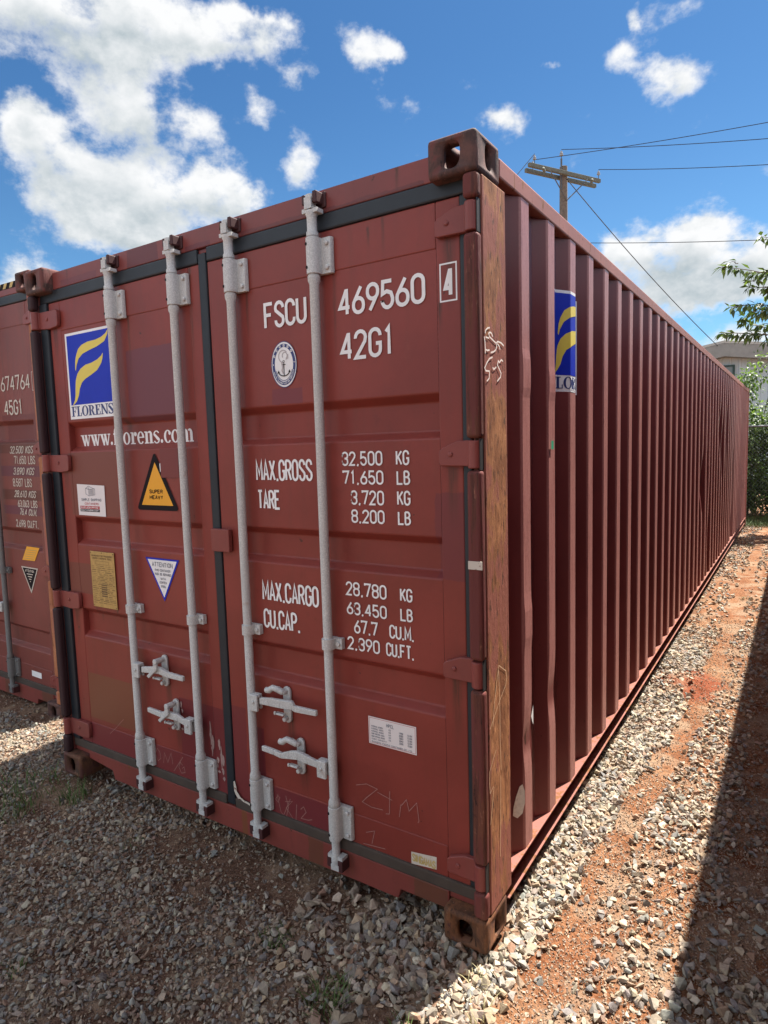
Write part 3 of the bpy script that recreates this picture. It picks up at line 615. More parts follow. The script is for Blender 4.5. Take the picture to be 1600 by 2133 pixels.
def container(name, loc, rot, label, H, mats, bands, hinge_z, lean=0):
    root = empty(name, loc, label, 'shipping container', rot=(0, lean, rot))
    sh = H-2.591; zt = H-.118
    # corner castings
    for xa, xb, hx in ((-.162, 0, 'R'), (-W, -W+.162, 'L')):
        for ya, yb, hy in ((0, .178, 'F'), (LEN-.178, LEN, 'B')):
            casting(xa, xb, ya, yb, zt, H, hx+hy+'T', mats['casting'], root)
            casting(xa, xb, ya, yb, 0, .118, hx+hy+'D', mats['casting_low'], root)
    # door end posts: flat outer side plate, rounded nose cut away at the hinges
    for right in (True, False):
        mx = (lambda x: x) if right else (lambda x: -W-x)
        def bxx(mb, xa, xb, *a): mb.box(min(mx(xa), mx(xb)), max(mx(xa), mx(xb)), *a)
        mb = MB(); bxx(mb, -.040, -.0015, .041, .222, .118, zt); bxx(mb, -.052, -.041, .092, .222, .118, zt)
        pw = mb.build('corner_post', mats['post'] if right else mats['post2'], root, bevel=.004)
        zz = .118; mb = MB()
        for hz in list(hinge_z)+[None]:
            top = hz-.048 if hz else zt
            bxx(mb, -.050, -.0015, .003, .0405, zz, top)
            if hz: zz = hz+.050
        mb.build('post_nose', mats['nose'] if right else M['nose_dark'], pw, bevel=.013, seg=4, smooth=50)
        for hz in hinge_z:
            mb = MB(); bxx(mb, -.0085, -.006, .014, .0402, hz-.047, hz+.049); mb.build('hinge_slot', M['black'], pw)
    for xa in (-.060, -W+.002):   # far end posts
        MB().box(xa, xa+.058, LEN-.16, LEN-.004, .118, zt).build('corner_post', mats['post2'], root, bevel=.004)
    # top and bottom rails
    for xo, s in ((0, 1), (-W, -1)):
        f = lambda a: xo+s*a
        MB().box(min(f(-.002), f(-.062)), max(f(-.002), f(-.062)), .178, LEN-.178, H-.086, H-.026).build('top_side_rail', mats['rail'], root, bevel=.006)
        mb = MB(); mb.box(min(f(-.060), f(0)), max(f(-.060), f(0)), .2225, LEN-.178, .160, .1665)
        mb.box(min(f(-.052), f(-.047)), max(f(-.052), f(-.047)), .2225, LEN-.178, .0625, .160)
        mb.box(min(f(-.052), f(-.001)), max(f(-.052), f(-.011)), .2225, LEN-.178, .056, .0625)
        mb.build('bottom_side_rail', mats['botrail'], root, bevel=.0025)
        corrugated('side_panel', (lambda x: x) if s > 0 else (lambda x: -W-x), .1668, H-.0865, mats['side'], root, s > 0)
    # roof with cross ribs
    p = []; y = .178
    while y < LEN-.3:
        p += [(y, H-.040), (y+.04, H-.040), (y+.06, H-.022), (y+.13, H-.022), (y+.15, H-.040)]; y += .209
    p.append((LEN-.178, H-.040)); mb = MB(); n = len(p)
    mb.add([(-.06, a, b) for a, b in p]+[(-W+.06, a, b) for a, b in p], [(i, i+1, n+i+1, n+i) for i in range(n-1)])
    mb.build('roof_panel', mats['roof'], root)
    # header, sill, far wall
    mb = MB(); mb.box(-W+.1625, -.1625, .0505, .125, 2.490+sh, H-.022); mb.box(-W+.04, -.0405, .062, .125, 2.490+sh, H-.120)
    mb.box(-W+.1625, -.1625, .1255, .1778, H-.045, H-.0225)
    mb.build('door_header', mats['header'], root, bevel=.004)
    mb = MB(); prof = [(-.1625, .142), (-.1625, .072), (-.360, .072), (-.372, .034), (-W+.372, .034), (-W+.360, .078), (-W+.1625, .098), (-W+.1625, .142)]
    mb.prism(prof, 1, .0505, .12); mb.box(-.1620, -.0405, .055, .12, .1185, .1425); mb.box(-W+.0405, -W+.1620, .055, .12, .1185, .1425)
    mb.build('door_sill', mats['sill'], root, bevel=.004)
    MB().box(-W+.06, -.06, LEN-.08, LEN-.04, .12, H-.05).build('front_wall', mats['side'], root)
    MB().box(-W+.05, -.05, .2, LEN-.1, .10, .15).build('floor_frame', M['black'], root)
    # cam keepers on header and sill
    for rx in (-1.790, -1.367, -1.037, -.628):
        mb = MB(); zc = 2.532+sh
        mb.box(rx-.034, rx-.019, .008, .0505, zc-.016, zc+.018); mb.box(rx+.016, rx+.034, .004, .0505, zc-.018, zc+.022); mb.box(rx-.042, rx+.044, .042, .0505, zc-.026, zc+.026)
        mb.build('cam_keeper', M['cam'], root, bevel=.004)
        mb = MB(); mb.box(rx-.036, rx-.018, .006, .0505, .086, .126); mb.box(rx+.016, rx+.038, .004, .0505, .080, .124); mb.box(rx-.0365, rx+.0385, .044, .0502, .079, .127)
        mb.build('cam_keeper', M['cam'], root, bevel=.004)
    return root

HZ = [.258, .945, 1.645, 2.350]
BANDS = [(1.700, 1.845), (1.236, 1.376), (.762, .909)]
main_m = dict(casting=M['casting'], casting_low=M['casting_low'], post=M['post'], post2=M['post2'], nose=M['nose'], rail=M['rail'], botrail=M['botrail'], side=M['side'], roof=M['roof'], header=M['header'], sill=M['sill'])
box_main = container('shipping_container', (0, 0, 0), 0, 'large maroon shipping container in the centre with silver lock rods and rusty corner post', 2.591, main_m, BANDS, HZ)
dl = weather_door(box_main, 'left', 2.591, (M['left_door'], M['galv']), BANDS, HZ, (-1.790, -1.367), True)
dr = weather_door(box_main, 'right', 2.591, (M['right_door'], M['galv']), BANDS, HZ, (-1.037, -.628), True)
# handles: hub x,z ; bar (x, z, half height); latch ; catch open?
handle(dr, -1.006, .668, [(-.978,.679,.013),(-.930,.684,.016),(-.870,.687,.017),(-.808,.692,.017),(-.797,.682,.012),(-.688,.686,.0105)], (-.866, .672), M['galv'], True, False)
handle(dr, -.668, .474, [(-.695,.484,.013),(-.740,.489,.016),(-.790,.495,.017),(-.832,.487,.016),(-.876,.474,.011),(-.915,.479,.011),(-.978,.481,.0105)], (-.806, .473), M['galv'], True, True)
handle(dl, -1.757, .676, [(-1.724,.683,.013),(-1.661,.692,.015),(-1.601,.699,.016),(-1.545,.689,.013),(-1.437,.688,.011)], (-1.607, .686), M['galv'], False, False)
handle(dl, -1.416, .478, [(-1.445,.487,.013),(-1.488,.499,.015),(-1.553,.499,.016),(-1.604,.490,.013),(-1.698,.496,.0105)], (-1.546, .489), M['galv'], False, True)

# ------------------------------------------------------------------ lettering and stickers of the main container
def lettering(door, name, mat, fn, y=.0552, label=None):
    mb = MB(); sf = Surf(y); fn(mb, sf); return mb.build(name, mat, door, label=label)
Y0 = .0540
def texts(door, mat, rows, y=.0540, w=None):
    for r in rows:
        st, a, b, z0, z1, wd = r[:6]; sl_n = r[6] if len(r) > 6 else 0
        mb = MB(); text(mb, st, a, b, z0, z1, wd, Surf(y), sl_n); mb.build('lettering', mat, door)
A, B_, C_ = .0128, .0094, .0066
texts(dr, M['white'], [('FSCU',-.903,-.694,2.131,2.229,A),('469560',-.552,-.206,2.131,2.228,A),('42G1',-.550,-.327,1.980,2.080,A),('4',-.141,-.104,2.137,2.229,A),
  ('MAX.GROSS',-.983,-.697,1.559,1.642,B_),('TARE',-.981,-.862,1.448,1.525,B_),('32,500',-.561,-.388,1.614,1.665,C_),('KG',-.334,-.281,1.614,1.665,C_),('71,650',-.560,-.386,1.548,1.598,C_),('LB',-.333,-.279,1.548,1.597,C_),
  ('3,720',-.527,-.386,1.476,1.528,C_),('KG',-.333,-.280,1.478,1.529,C_),('8,200',-.527,-.386,1.411,1.460,C_),('LB',-.332,-.280,1.411,1.459,C_),
  ('MAX.CARGO',-.980,-.691,1.081,1.163,B_),('CU.CAP.',-.979,-.788,.970,1.049,B_),('28,780',-.563,-.387,1.144,1.196,C_),('KG',-.332,-.282,1.145,1.193,C_),('63,450',-.562,-.388,1.074,1.122,C_),('LB',-.333,-.282,1.076,1.122,C_),
  ('67.7',-.532,-.428,1.006,1.058,C_),('CU.M.',-.380,-.279,1.008,1.058,C_),('2,390',-.564,-.422,.942,.992,C_),('CU.FT.',-.396,-.281,.942,.992,C_)])
lettering(dr, 'check_digit_frame', M['white'], lambda m, s: frame(m,-.152,-.096,2.126,2.239,.005,s), .0540)
CH = ([(-.548,.420),(-.50,.437),(-.452,.430),(-.50,.385),(-.522,.361),(-.48,.352),(-.43,.356)], [(-.452,.418),(-.388,.405)], [(-.398,.437),(-.402,.349),(-.418,.345)], [(-.352,.40),(-.360,.350)], [(-.350,.397),(-.328,.425),(-.318,.385),(-.286,.425),(-.278,.360),(-.283,.352)],
              [(-.510,.244),(-.470,.262),(-.484,.208)], [(-.523,.196),(-.425,.206)], [(-.462,.190),(-.472,.164),(-.452,.158),(-.418,.162)],
              [(-.950,.262),(-.962,.245),(-.948,.236),(-.938,.258),(-.952,.268),(-.936,.20),(-.925,.190)], [(-.905,.276),(-.893,.23),(-.905,.19)], [(-.91,.25),(-.87,.262),(-.905,.225),(-.868,.185)], [(-.880,.27),(-.92,.19)], [(-.848,.255),(-.856,.180)], [(-.828,.240),(-.812,.256),(-.800,.236),(-.828,.202),(-.790,.206),(-.770,.214)])
for grp in (CH[0:1], CH[1:3], CH[3:5], CH[5:6], CH[6:8], CH[8:9], CH[9:12], CH[12:13], CH[13:]):
    lettering(dr, 'chalk_scrawl', M['chalk'], lambda m, s: [ribbon(m, p, .0027, s.place()) for p in grp], .0540)
def chalkl(m, s):
    for p in ([(-1.712,.285),(-1.728,.255),(-1.712,.222),(-1.690,.24),(-1.694,.268),(-1.712,.285)], [(-1.672,.222),(-1.660,.276),(-1.640,.232),(-1.612,.285),(-1.604,.232)], [(-1.53,.285),(-1.60,.20)], [(-1.535,.245),(-1.55,.256),(-1.562,.23),(-1.545,.205),(-1.52,.214),(-1.525,.24),(-1.54,.228)]):
        ribbon(m, p, .003, s.place())
    ribbon(m, [(-2.082,.273),(-2.02,.322),(-1.960,.375)], .003, s.place())
lettering(dl, 'chalk_scrawl', M['chalk'], chalkl, .0540)
def slivers(m, s):
    rq = random.Random(3)
    for (x, z, l) in ((-1.520,.555,.03),(-1.515,.52,.02),(-1.528,.49,.03),(-1.512,.465,.012),(-1.52,.43,.014),(-1.54,.45,.04),(-1.335,.50,.11),(-1.33,.40,.06),(-1.322,.44,.07),(-1.282,.43,.05),(-1.272,.40,.10),(-1.262,.36,.05),(-1.296,.345,.03),(-1.30,.315,.02),(-1.268,.30,.03),(-1.262,.262,.02),(-1.29,.285,.012)):
        k = 5; w = rq.uniform(.003, .008); pts = [(x+rq.uniform(-.004, .004)-w*math.sin(math.pi*i/k), z-l*i/k) for i in range(k+1)]; pts += [(x+rq.uniform(.001, .004)+w*math.sin(math.pi*i/k), z-l*i/k) for i in range(k, -1, -1)]
        polyf(m, pts, s)
o_ = lettering(dl, 'scraped_paint', simple('scraped_paint', (.34, .22, .20), .8, .3, 60), slivers, .0540)
lettering(dr, 'torn_label', M['cream'], lambda m, s: (polyf(m, [(-1.196,.262),(-1.188,.268),(-1.180,.240),(-1.178,.222),(-1.165,.210),(-1.158,.196),(-1.172,.190),(-1.186,.205),(-1.194,.22)], s), ribbon(m, [(-1.165,.200),(-1.14,.190),(-1.11,.186),(-1.085,.178)], .009, s.place())), .0450)
# data sheet sticker
st = lettering(dr, 'sticker', M['sticker'], lambda m, s: rect(m,-.482,-.281,.601,.704,s), .0543, 'white data sticker')
def sheet(m, s):
    text(m,'HPCL',-.405,-.372,.676,.690,.0022,s)
    for i in range(5):
        z = .671-i*.0095
        text(m, ['INTERNAL LENGTH','INTERNAL WIDTH','INTERNAL HEIGHT','DOOR OPENING WIDTH','DOOR OPENING HEIGHT'][i], -.470, -.42+.002*i, z-.005, z+.001, .0012, s)
        text(m, '0'+str(i+2), -.396, -.386, z-.006, z, .0012, s)
        text(m, ['11998','2330','2350','2340','2280'][i], -.352, -.335, z-.008, z-.001, .0014, s); text(m, '12.0M', -.318, -.298, z-.009, z-.002, .0014, s)
    text(m,'CUBIC CAPACITY',-.470,-.405,.618,.624,.0012,s); text(m,'SHANGHAI PACIFIC CONTAINER CO LTD',-.470,-.30,.607,.614,.0012,s)
lettering(st, 'print', M['greyink'], sheet, .0537)
lettering(st, 'print', M['redink'], lambda m, s: frame(m,-.4775,-.2855,.6055,.6995,.0012,s), .0537)
st = lettering(dr, 'sticker', M['cream'], lambda m, s: polyf(m,[(-.314,.1885),(-.212,.2005),(-.211,.247),(-.314,.2335)],s), .0543, 'small cream maker sticker')
lettering(st, 'print', M['hcy'], lambda m, s: text(m,'SINGAMAS',-.310,-.215,.200,.230,.0045,s), .0537)
# classification seal: rings of navy with an anchor
def ell(cx, cz, rx, rz, a0=0, a1=360, n=49): return arc(cx, cz, rx, rz, a0, a1, n)
SX, SZ, SA, SB = -.8135, 1.9945, .0605, .0825
sl_ = lettering(dr, 'seal_sticker', M['white'], lambda m, s: polyf(m, ell(SX,SZ,SA,SB)[:-1], s), .0543, 'round navy and white classification seal')
def sealp(m, s):
    ribbon(m, ell(SX,SZ,SA*.845,SB*.845), .0118, s.place()); ribbon(m, ell(SX,SZ,SA*1.02,SB*1.02), .0022, s.place())
    ribbon(m, ell(SX,SZ-.001,SA*.70,SB*.70,200,340,20), .0022, s.place())
lettering(sl_, 'print', M['navy'], sealp, .0537)
def sealw(m, s):
    for k in range(6):
        a = R(152-k*22); x, z = SX+SA*.845*math.cos(a), SZ+SB*.845*math.sin(a); frame(m, x-.0032, x+.0032, z-.0036, z+.0036, .002, s); ribbon(m, [(x-.002,z),(x+.002,z)], .0015, s.place())
    for k, c in enumerate('CHINA CLASSIFICATION SOCIETY'):
        a = R(203+k*5.05); x, z = SX+SA*.845*math.cos(a), SZ+SB*.845*math.sin(a)
        if c != ' ': text(m, c, x-.0022, x+.0022, z-.0034, z+.0034, .0014, s)
    for a in (R(178), R(4)): rect(m, SX+SA*.845*math.cos(a)-.0018, SX+SA*.845*math.cos(a)+.0018, SZ+SB*.845*math.sin(a)-.0022, SZ+SB*.845*math.sin(a)+.0022, s)
lettering(sl_, 'print', M['white'], sealw, .0531)
def anchor(m, s):
    ribbon(m, [(SX,SZ+.008),(SX,SZ-.040)], .0032, s.place()); ribbon(m, [(SX-.009,SZ-.0005),(SX+.009,SZ-.0005)], .003, s.place())
    ribbon(m, arc(SX,SZ-.022,.028,.020,195,345,14), .0036, s.place()); ribbon(m, arc(SX,SZ+.011,.004,.004,0,360,10), .0018, s.place())
    for q in (-1, 1): polyf(m, [(SX+q*.027,SZ-.020),(SX+q*.033,SZ-.031),(SX+q*.020,SZ-.030)], s)
lettering(sl_, 'print', M['ink'], anchor, .0531)
def dragon(m, s):
    ribbon(m, arc(SX-.002,SZ+.030,.022,.022,40,260,14), .004, s.place()); ribbon(m, arc(SX+.006,SZ+.032,.012,.012,-60,210,12), .004, s.place())
    ribbon(m, [(SX+.010,SZ+.018),(SX+.020,SZ+.022),(SX+.022,SZ+.036)], .0035, s.place())
    ribbon(m, [(SX-.010,SZ+.010),(SX-.006,SZ-.010),(SX-.010,SZ-.022),(SX-.002,SZ-.034)], .006, s.place())
lettering(sl_, 'print', M['paleink'], dragon, .0534)
# left door: logo panel, web address, warning triangles, plates
def logo_sticker(parent, place_of, mk, label):
    """place_of(layer) returns a placer for local (u, v) in metres, v up from the sticker's lower edge"""
    def layer(mat, k, fn, name, par):
        mb = MB(); fn(mb, lambda: place_of(k)); return mb.build(name, mat, par, label=label if name == 'logo_sticker' else None)
    def quad(u0, u1, v0, v1):
        def f(mb, po):
            p = po(); n = 40; us = np.linspace(u0, u1, n)
            mb.add([p(u, v0) for u in us]+[p(u, v1) for u in us], [(i, i+1, n+i+1, n+i) for i in range(n-1)])
        return f
    s = layer(M['white'], 0, quad(0, .368, 0, .412), 'logo_sticker', parent)
    layer(M['blue'], 1, quad(.013, .355, .068, .400), 'logo_field', s)
    def sw(mb, po):
        for q in SWOOSH:   # columns across the outline so that it can bend round the ribs
            q = np.array(q); us = np.linspace(q[:, 0].min()+.0006, q[:, 0].max()-.0006, 70); lo, hi = [], []
            for u in us:
                z = []
                for a, b in zip(q, np.roll(q, -1, 0)):
                    if (a[0]-u)*(b[0]-u) < 0: z.append(a[1]+(b[1]-a[1])*(u-a[0])/(b[0]-a[0]))
                lo.append(min(z)); hi.append(max(z))
            p = po(); n = len(us); mb.add([p(u, v) for u, v in zip(us, lo)]+[p(u, v) for u, v in zip(us, hi)], [(k, k+1, n+k+1, n+k) for k in range(n-1)])
    layer(M['yellow'], 2, sw, 'logo_mark', s)
    def nm(mb, po):
        j = [0]
        def pf():
            j[0] += 1; return place_of(2+.04*j[0])
        serif(mb, 'FLORENS', .013, .352, .013, .048, pf)
    layer(M['navy'], 2, nm, 'print', s)
    return s
logo_sticker(dl, lambda k: (lambda u, v: (-2.214+u, .0545-.0004*k, 1.858+v)), None, 'blue and yellow logo sticker')
def www(m, s): serif(m, 'www.florens.com', -2.193, -1.366, 1.7255, .083, s.place)
lettering(dl, 'lettering', M['white'], www, .0882, 'white web address')
# warning triangle: black border, amber field
def tri(pts, g):
    c = Vector((sum(p[0] for p in pts)/3, sum(p[1] for p in pts)/3)); return [tuple(c+(Vector(p)-c)*g) for p in pts]
TP = [(-1.596,1.690),(-1.742,1.425),(-1.450,1.425)]
def rounded(pts, r=.012, n=5):
    o = []
    for i in range(3):
        p, a, b = Vector(pts[i]), Vector(pts[i-1]), Vector(pts[(i+1) % 3]); da = (a-p).normalized()*r*1.6; db = (b-p).normalized()*r*1.6
        for k in range(n):
            t_ = k/(n-1); o.append(tuple((p+da)*(1-t_)**2 + p*2*t_*(1-t_) + (p+db)*t_**2))
    return o
wt = lettering(dl, 'warning_sticker', M['ink'], lambda m, s: polyf(m, rounded(TP, .016), s), .0543, 'amber and black warning triangle')
c = (-1.596, 1.500)
lettering(wt, 'warning_field', M['amber'], lambda m, s: polyf(m, [(-1.596,1.640),(-1.704,1.448),(-1.488,1.448)], s), .0537)
lettering(wt, 'print', M['ink'], lambda m, s: (text(m,'SUPER',-1.644,-1.552,1.501,1.519,.0036,s), text(m,'HEAVY',-1.644,-1.552,1.475,1.493,.0036,s)), .0531)
lettering(wt, 'torn_patch', M['left_door'], lambda m, s: rect(m,-1.556,-1.436,1.572,1.700,s), .0526)
lettering(wt, 'torn_patch', M['white'], lambda m, s: polyf(m,[(-1.562,1.633),(-1.556,1.636),(-1.556,1.600),(-1.560,1.596)],s), .0524)
# seller's sticker
ss = lettering(dl, 'sticker', M['sticker'], lambda m, s: polyf(m,[(-2.206,1.386),(-1.984,1.383),(-1.981,1.533),(-2.207,1.540)],s), .0543, 'white seller sticker')
lettering(ss, 'print', M['greyink'], lambda m, s: (text(m,'SIMPLE SHIPPING',-2.176,-2.012,1.456,1.470,.0028,s), [ribbon(m,q,.0024,s.place()) for q in ([(-2.135,1.492),(-2.135,1.518),(-2.110,1.530),(-2.060,1.516),(-2.060,1.488),(-2.110,1.482),(-2.135,1.492)], [(-2.110,1.482),(-2.110,1.524)], [(-2.135,1.520),(-2.110,1.514),(-2.060,1.518)])], [ribbon(m,[(-2.105+.006*k,1.487),(-2.105+.006*k,1.514)],.0022,s.place()) for k in range(7)]), .0537)
lettering(ss, 'print', M['redink'], lambda m, s: (rect(m,-2.190,-2.030,1.418,1.432,s), text(m,'CONTAINERS',-2.150,-2.036,1.438,1.449,.0018,s)), .0537)
lettering(ss, 'print', M['ink'], lambda m, s: rect(m,-2.190,-2.030,1.404,1.4165,s), .0537)
lettering(ss, 'print', M['white'], lambda m, s: (text(m,'SIMPLESHIPPING',-2.184,-2.04,1.421,1.429,.0016,s), text(m,'CONTAINERS.COM',-2.184,-2.04,1.407,1.414,.0016,s)), .0531)
# brass approval plate with engraved lines
mb = MB(); mb.box(-2.133, -1.940, .0500, .0530, .930, 1.209); mb.box(-2.118, -1.955, .0530, .0550, .945, 1.195); mb.cm = 1
pl = mb.build('approval_plate', [M['brass'], M['black']], dl, bevel=.0015, label='brass approval plate')
def plate(m, s):
    rr = random.Random(4)
    text(m,'APPROVED FOR TRANSPORT',-2.122,-1.952,1.183,1.192,.0017,s); text(m,'UNDER CUSTOMS SEAL',-2.114,-1.960,1.171,1.180,.0017,s)
    frame(m,-2.095,-1.985,1.146,1.162,.0012,s)
    z = 1.137
    while z > .945:
        x = -2.126
        while x < -1.955:
            l = rr.uniform(.012, .05); ribbon(m, [(x, z), (min(x+l, -1.948), z)], rr.choice([.0012, .0022, .0030]), s.place()); x += l+rr.uniform(.004, .02)
        z -= rr.choice([.0075, .010])
    for k in range(6): rect(m, -2.055, -2.01, .985+k*.011, .992+k*.011, s)
    for q in ((-2.126, 1.202), (-1.947, 1.202), (-2.126, .937), (-1.947, .937), (-2.037, 1.203)): rect(m, q[0]-.003, q[0]+.003, q[1]-.003, q[1]+.003, s)
lettering(pl, 'print', simple('engraving', (.15, .085, .03), .6), plate, .0497)
# attention triangle pointing down
at = lettering(dl, 'attention_sticker', M['blue'], lambda m, s: polyf(m,[(-1.706,1.207),(-1.588,1.010),(-1.473,1.207)],s), .0543, 'white downward triangle with blue edge')
lettering(at, 'print', M['white'], lambda m, s: polyf(m,[(-1.690,1.199),(-1.588,1.028),(-1.489,1.199)],s), .0537)
lettering(at, 'print', M['greyink'], lambda m, s: (text(m,'ATTENTION',-1.660,-1.517,1.167,1.189,.0038,s), text(m,'THIS CONTAINER',-1.643,-1.534,1.146,1.158,.0022,s), text(m,'MUST BE REPAIRED',-1.644,-1.530,1.128,1.140,.0022,s), text(m,'WITH',-1.605,-1.570,1.108,1.119,.0022,s), text(m,'CORTEN',-1.612,-1.564,1.091,1.102,.0022,s), text(m,'STEEL',-1.606,-1.570,1.073,1.084,.0022,s)), .0531)
# logo on the side wall follows the corrugation
prof = np.array(corr_profile(.20, 3.0)); cum = np.r_[0, np.cumsum(np.hypot(*np.diff(prof, axis=0).T))]
s0 = float(np.interp(1.148, prof[:, 0], cum)) - .368
def side_place(k):
    off = .0016+.0007*k
    def f(u, v):
        s_ = s0+u; y = float(np.interp(s_, cum, prof[:, 0])); x = float(np.interp(s_, cum, prof[:, 1]))
        return (x+off, y-off*.5, 1.886+v)
    return f
sp = [o for o in box_main.children if o.name.startswith('side_panel')][0]
logo_sticker(sp, side_place, None, 'blue and yellow logo sticker')
# marks on post and ribs
def scr(lines, place, w, name, mat, parent):
    mb = MB()
    for j, p in enumerate(lines): ribbon(mb, p, w, (lambda dx: (lambda u, v: (.0002+dx, u, v)))(.00008*j))
    return mb.build(name, mat, parent)
post0 = [o for o in box_main.children if o.name.startswith('corner_post')][0]
def ZP(u, v): return (.010+(u-280)/860*.205, 2.045-(v-180)*.0001150)
g1 = [[(590,290),(520,320),(460,390),(440,480)],[(680,500),(640,420),(590,410),(550,450),(580,530),(700,600),(790,650),(810,740),(770,840),(700,900),(610,940)],[(410,570),(430,700),(440,880),(435,1000)],[(440,890),(500,910),(570,880)],[(450,570),(560,575)],[(790,650),(840,590),(960,600),(1050,660)],[(830,650),(900,720),(915,790)],
      [(660,1050),(560,1110),(480,1230),(410,1380),(440,1450),(550,1440),(560,1500),(545,1630),(470,1720)],[(660,1320),(700,1370),(780,1290)],[(1010,1090),(950,1060),(890,1150),(850,1110),(820,1230),(900,1360),(940,1430),(920,1540),(810,1670)]]
scr([[ZP(*p) for p in l] for l in g1], None, .0048, 'marker_scrawl', M['chalkw'], post0)
def ZQ(u, v): return (.036+(u-300)/330*.17, .955-(v-390)*.000430)
g2 = [[(470,400),(430,530),(400,640),(375,760),(365,840)],[(470,400),(590,490),(600,550),(580,600),(470,690),(320,840)],[(462,420),(475,600),(480,800),(478,1000),(490,1250)],[(410,1045),(360,1100),(305,1165),(300,1250),(310,1340),(360,1310)],[(370,1320),(340,1450),(310,1590)],[(480,1290),(470,1700),(460,1950)]]
scr([[ZQ(*p) for p in l] for l in g2], None, .0028, 'marker_scrawl', simple('faint_marker', (.62, .40, .24), .9), post0)
MB().box(-.046, .0006, -.0002, .003, 1.290, 1.316).build('tape', M['cream'], post0)
mb = MB(); mb.quad((.0012, .662, 1.650), (.0012, .690, 1.650), (.0012, .690, 1.683), (.0012, .662, 1.683)); mb.build('tape', M['green'], sp)
mb = MB(); mb.poly([(-.006-.588*max(0, RIB0-y)+.0045, y, z) for y, z in [(.318,.315),(.336,.300),(.356,.312),(.366,.35),(.366,.395),(.357,.425),(.345,.420),(.331,.385),(.320,.345)]]); mb.build('sealant_patch', M['plastic'], sp)
mb = MB(); mb.poly([(.0022, y, z) for y, z in [(.440,.700),(.418,.665),(.430,.64),(.440,.625)]]); mb.build('paint_chip', M['white'], sp)

# ------------------------------------------------------------------ the neighbour at the left and the one that shades the gap
nm = dict(main_m); nm.update(post=M['n_post'], nose=M['n_post'], casting_low=M['casting'])
NB = [(1.84, 1.99), (1.12, 1.265), (.42, .575)]
box_n = container('shipping_container', (-3.222, .4396, -.0696), 0, 'faded red shipping container cut off by the left edge, its header striped yellow and black', 2.896, nm, NB, [.258, 1.0, 1.80, 2.62], lean=.014)
nr = weather_door(box_n, 'right', 2.896, (M['n_door'], M['galv_old']), NB, [.258, 1.0, 1.80, 2.62], (-1.037, -.628), True)
nl = weather_door(box_n, 'left', 2.896, (M['n_door'], M['galv_old']), NB, [.258, 1.0, 1.80, 2.62], (-1.790, -1.367), True)
for d_, hx, lx in ((nr, -.668, -.806), (nl, -1.416, -1.546)):
    handle(d_, hx, .70, [(hx-.027,.71,.013),(hx-.07,.712,.016),(hx-.12,.716,.017),(hx-.165,.708,.016),(hx-.31,.702,.0105)], (lx, .70), M['galv'], True, True)
texts(nr, M['cream'], [('674764',-.530,-.168,2.188,2.286,.0105,0),('45G1',-.508,-.281,2.028,2.128,.012,0),('32.500 KGS',-.486,-.200,1.772,1.822,.0062,.35),('71.650 LBS',-.434,-.176,1.702,1.757,.0062,0),('3.890 KGS',-.462,-.205,1.630,1.680,.0062,.35),('8.587 LBS',-.472,-.236,1.550,1.606,.0062,0),('28.610 KGS',-.470,-.205,1.478,1.526,.0062,.35),('63.063 LBS',-.430,-.188,1.412,1.462,.0062,0),('76.4 CU.M.',-.420,-.205,1.358,1.404,.0062,.35),('2.698 CU.FT.',-.472,-.195,1.276,1.326,.0062,0),('2',-.130,-.100,2.19,2.28,.010,0)], .0538)
lettering(nr, 'check_digit_frame', M['cream'], lambda m, s: frame(m,-.143,-.088,2.176,2.292,.004,s), .0538)
ys = lettering(nr, 'sticker', M['amber'], lambda m, s: polyf(m,[(-.431,1.048),(-.274,1.052),(-.204,1.146),(-.362,1.146)],s), .0543, 'slanted yellow label')
lettering(ys, 'print', M['hcy'], lambda m, s: [ribbon(m,[(-.41+.012*k,1.062+.015*k),(-.285+.012*k,1.064+.015*k)],.004,s.place()) for k in range(5)], .0537)
nt_ = lettering(nr, 'attention_sticker', M['cream'], lambda m, s: polyf(m,[(-.452,1.003),(-.346,.822),(-.243,1.003)],s), .0543)
lettering(nt_, 'print', M['ink'], lambda m, s: polyf(m,[(-.436,.995),(-.346,.842),(-.258,.995)],s), .0537)
lettering(nt_, 'print', M['cream'], lambda m, s: (text(m,'ATTENTION',-.405,-.292,.968,.986,.003,s), [ribbon(m,[(-.385+.011*k,.955-.017*k),(-.31-.011*k,.955-.017*k)],.006,s.place()) for k in range(4)]), .0531)
lettering(nr, 'sticker', M['white'], lambda m, s: rect(m,-.422,-.300,.227,.268,s), .0543)
hs = MB(); sfh = Surf(.0496)
hs_root = [o for o in box_n.children if o.name.startswith('door_header')][0]
mb = MB(); s_ = Surf(.0494)
for k in range(16):
    x = -.175-k*.078; polyf(mb, [(x-.070,2.838),(x-.035,2.838),(x-.012,2.872),(x-.047,2.872)], s_)
mb.build('hazard_stripes', M['hcy'], hs_root)
mb = MB(); s_ = Surf(.0500); rect(mb, -1.45, -.1640, 2.834, 2.8725, s_); mb.build('hazard_stripes', M['ink'], hs_root)

box_s = container('shipping_container', (3.450, -3.0, -.03), 0, 'maroon shipping container standing just right of the gravel gap, casting the straight shadow edge', 2.591, dict(main_m, post=M['post2'], nose=M['post2'], casting_low=M['casting']), BANDS, HZ)
weather_door(box_s, 'left', 2.591, (M['side'], M['galv']), BANDS, HZ, (-1.790, -1.367), True)
weather_door(box_s, 'right', 2.591, (M['side'], M['galv']), BANDS, HZ, (-1.037, -.628), True)

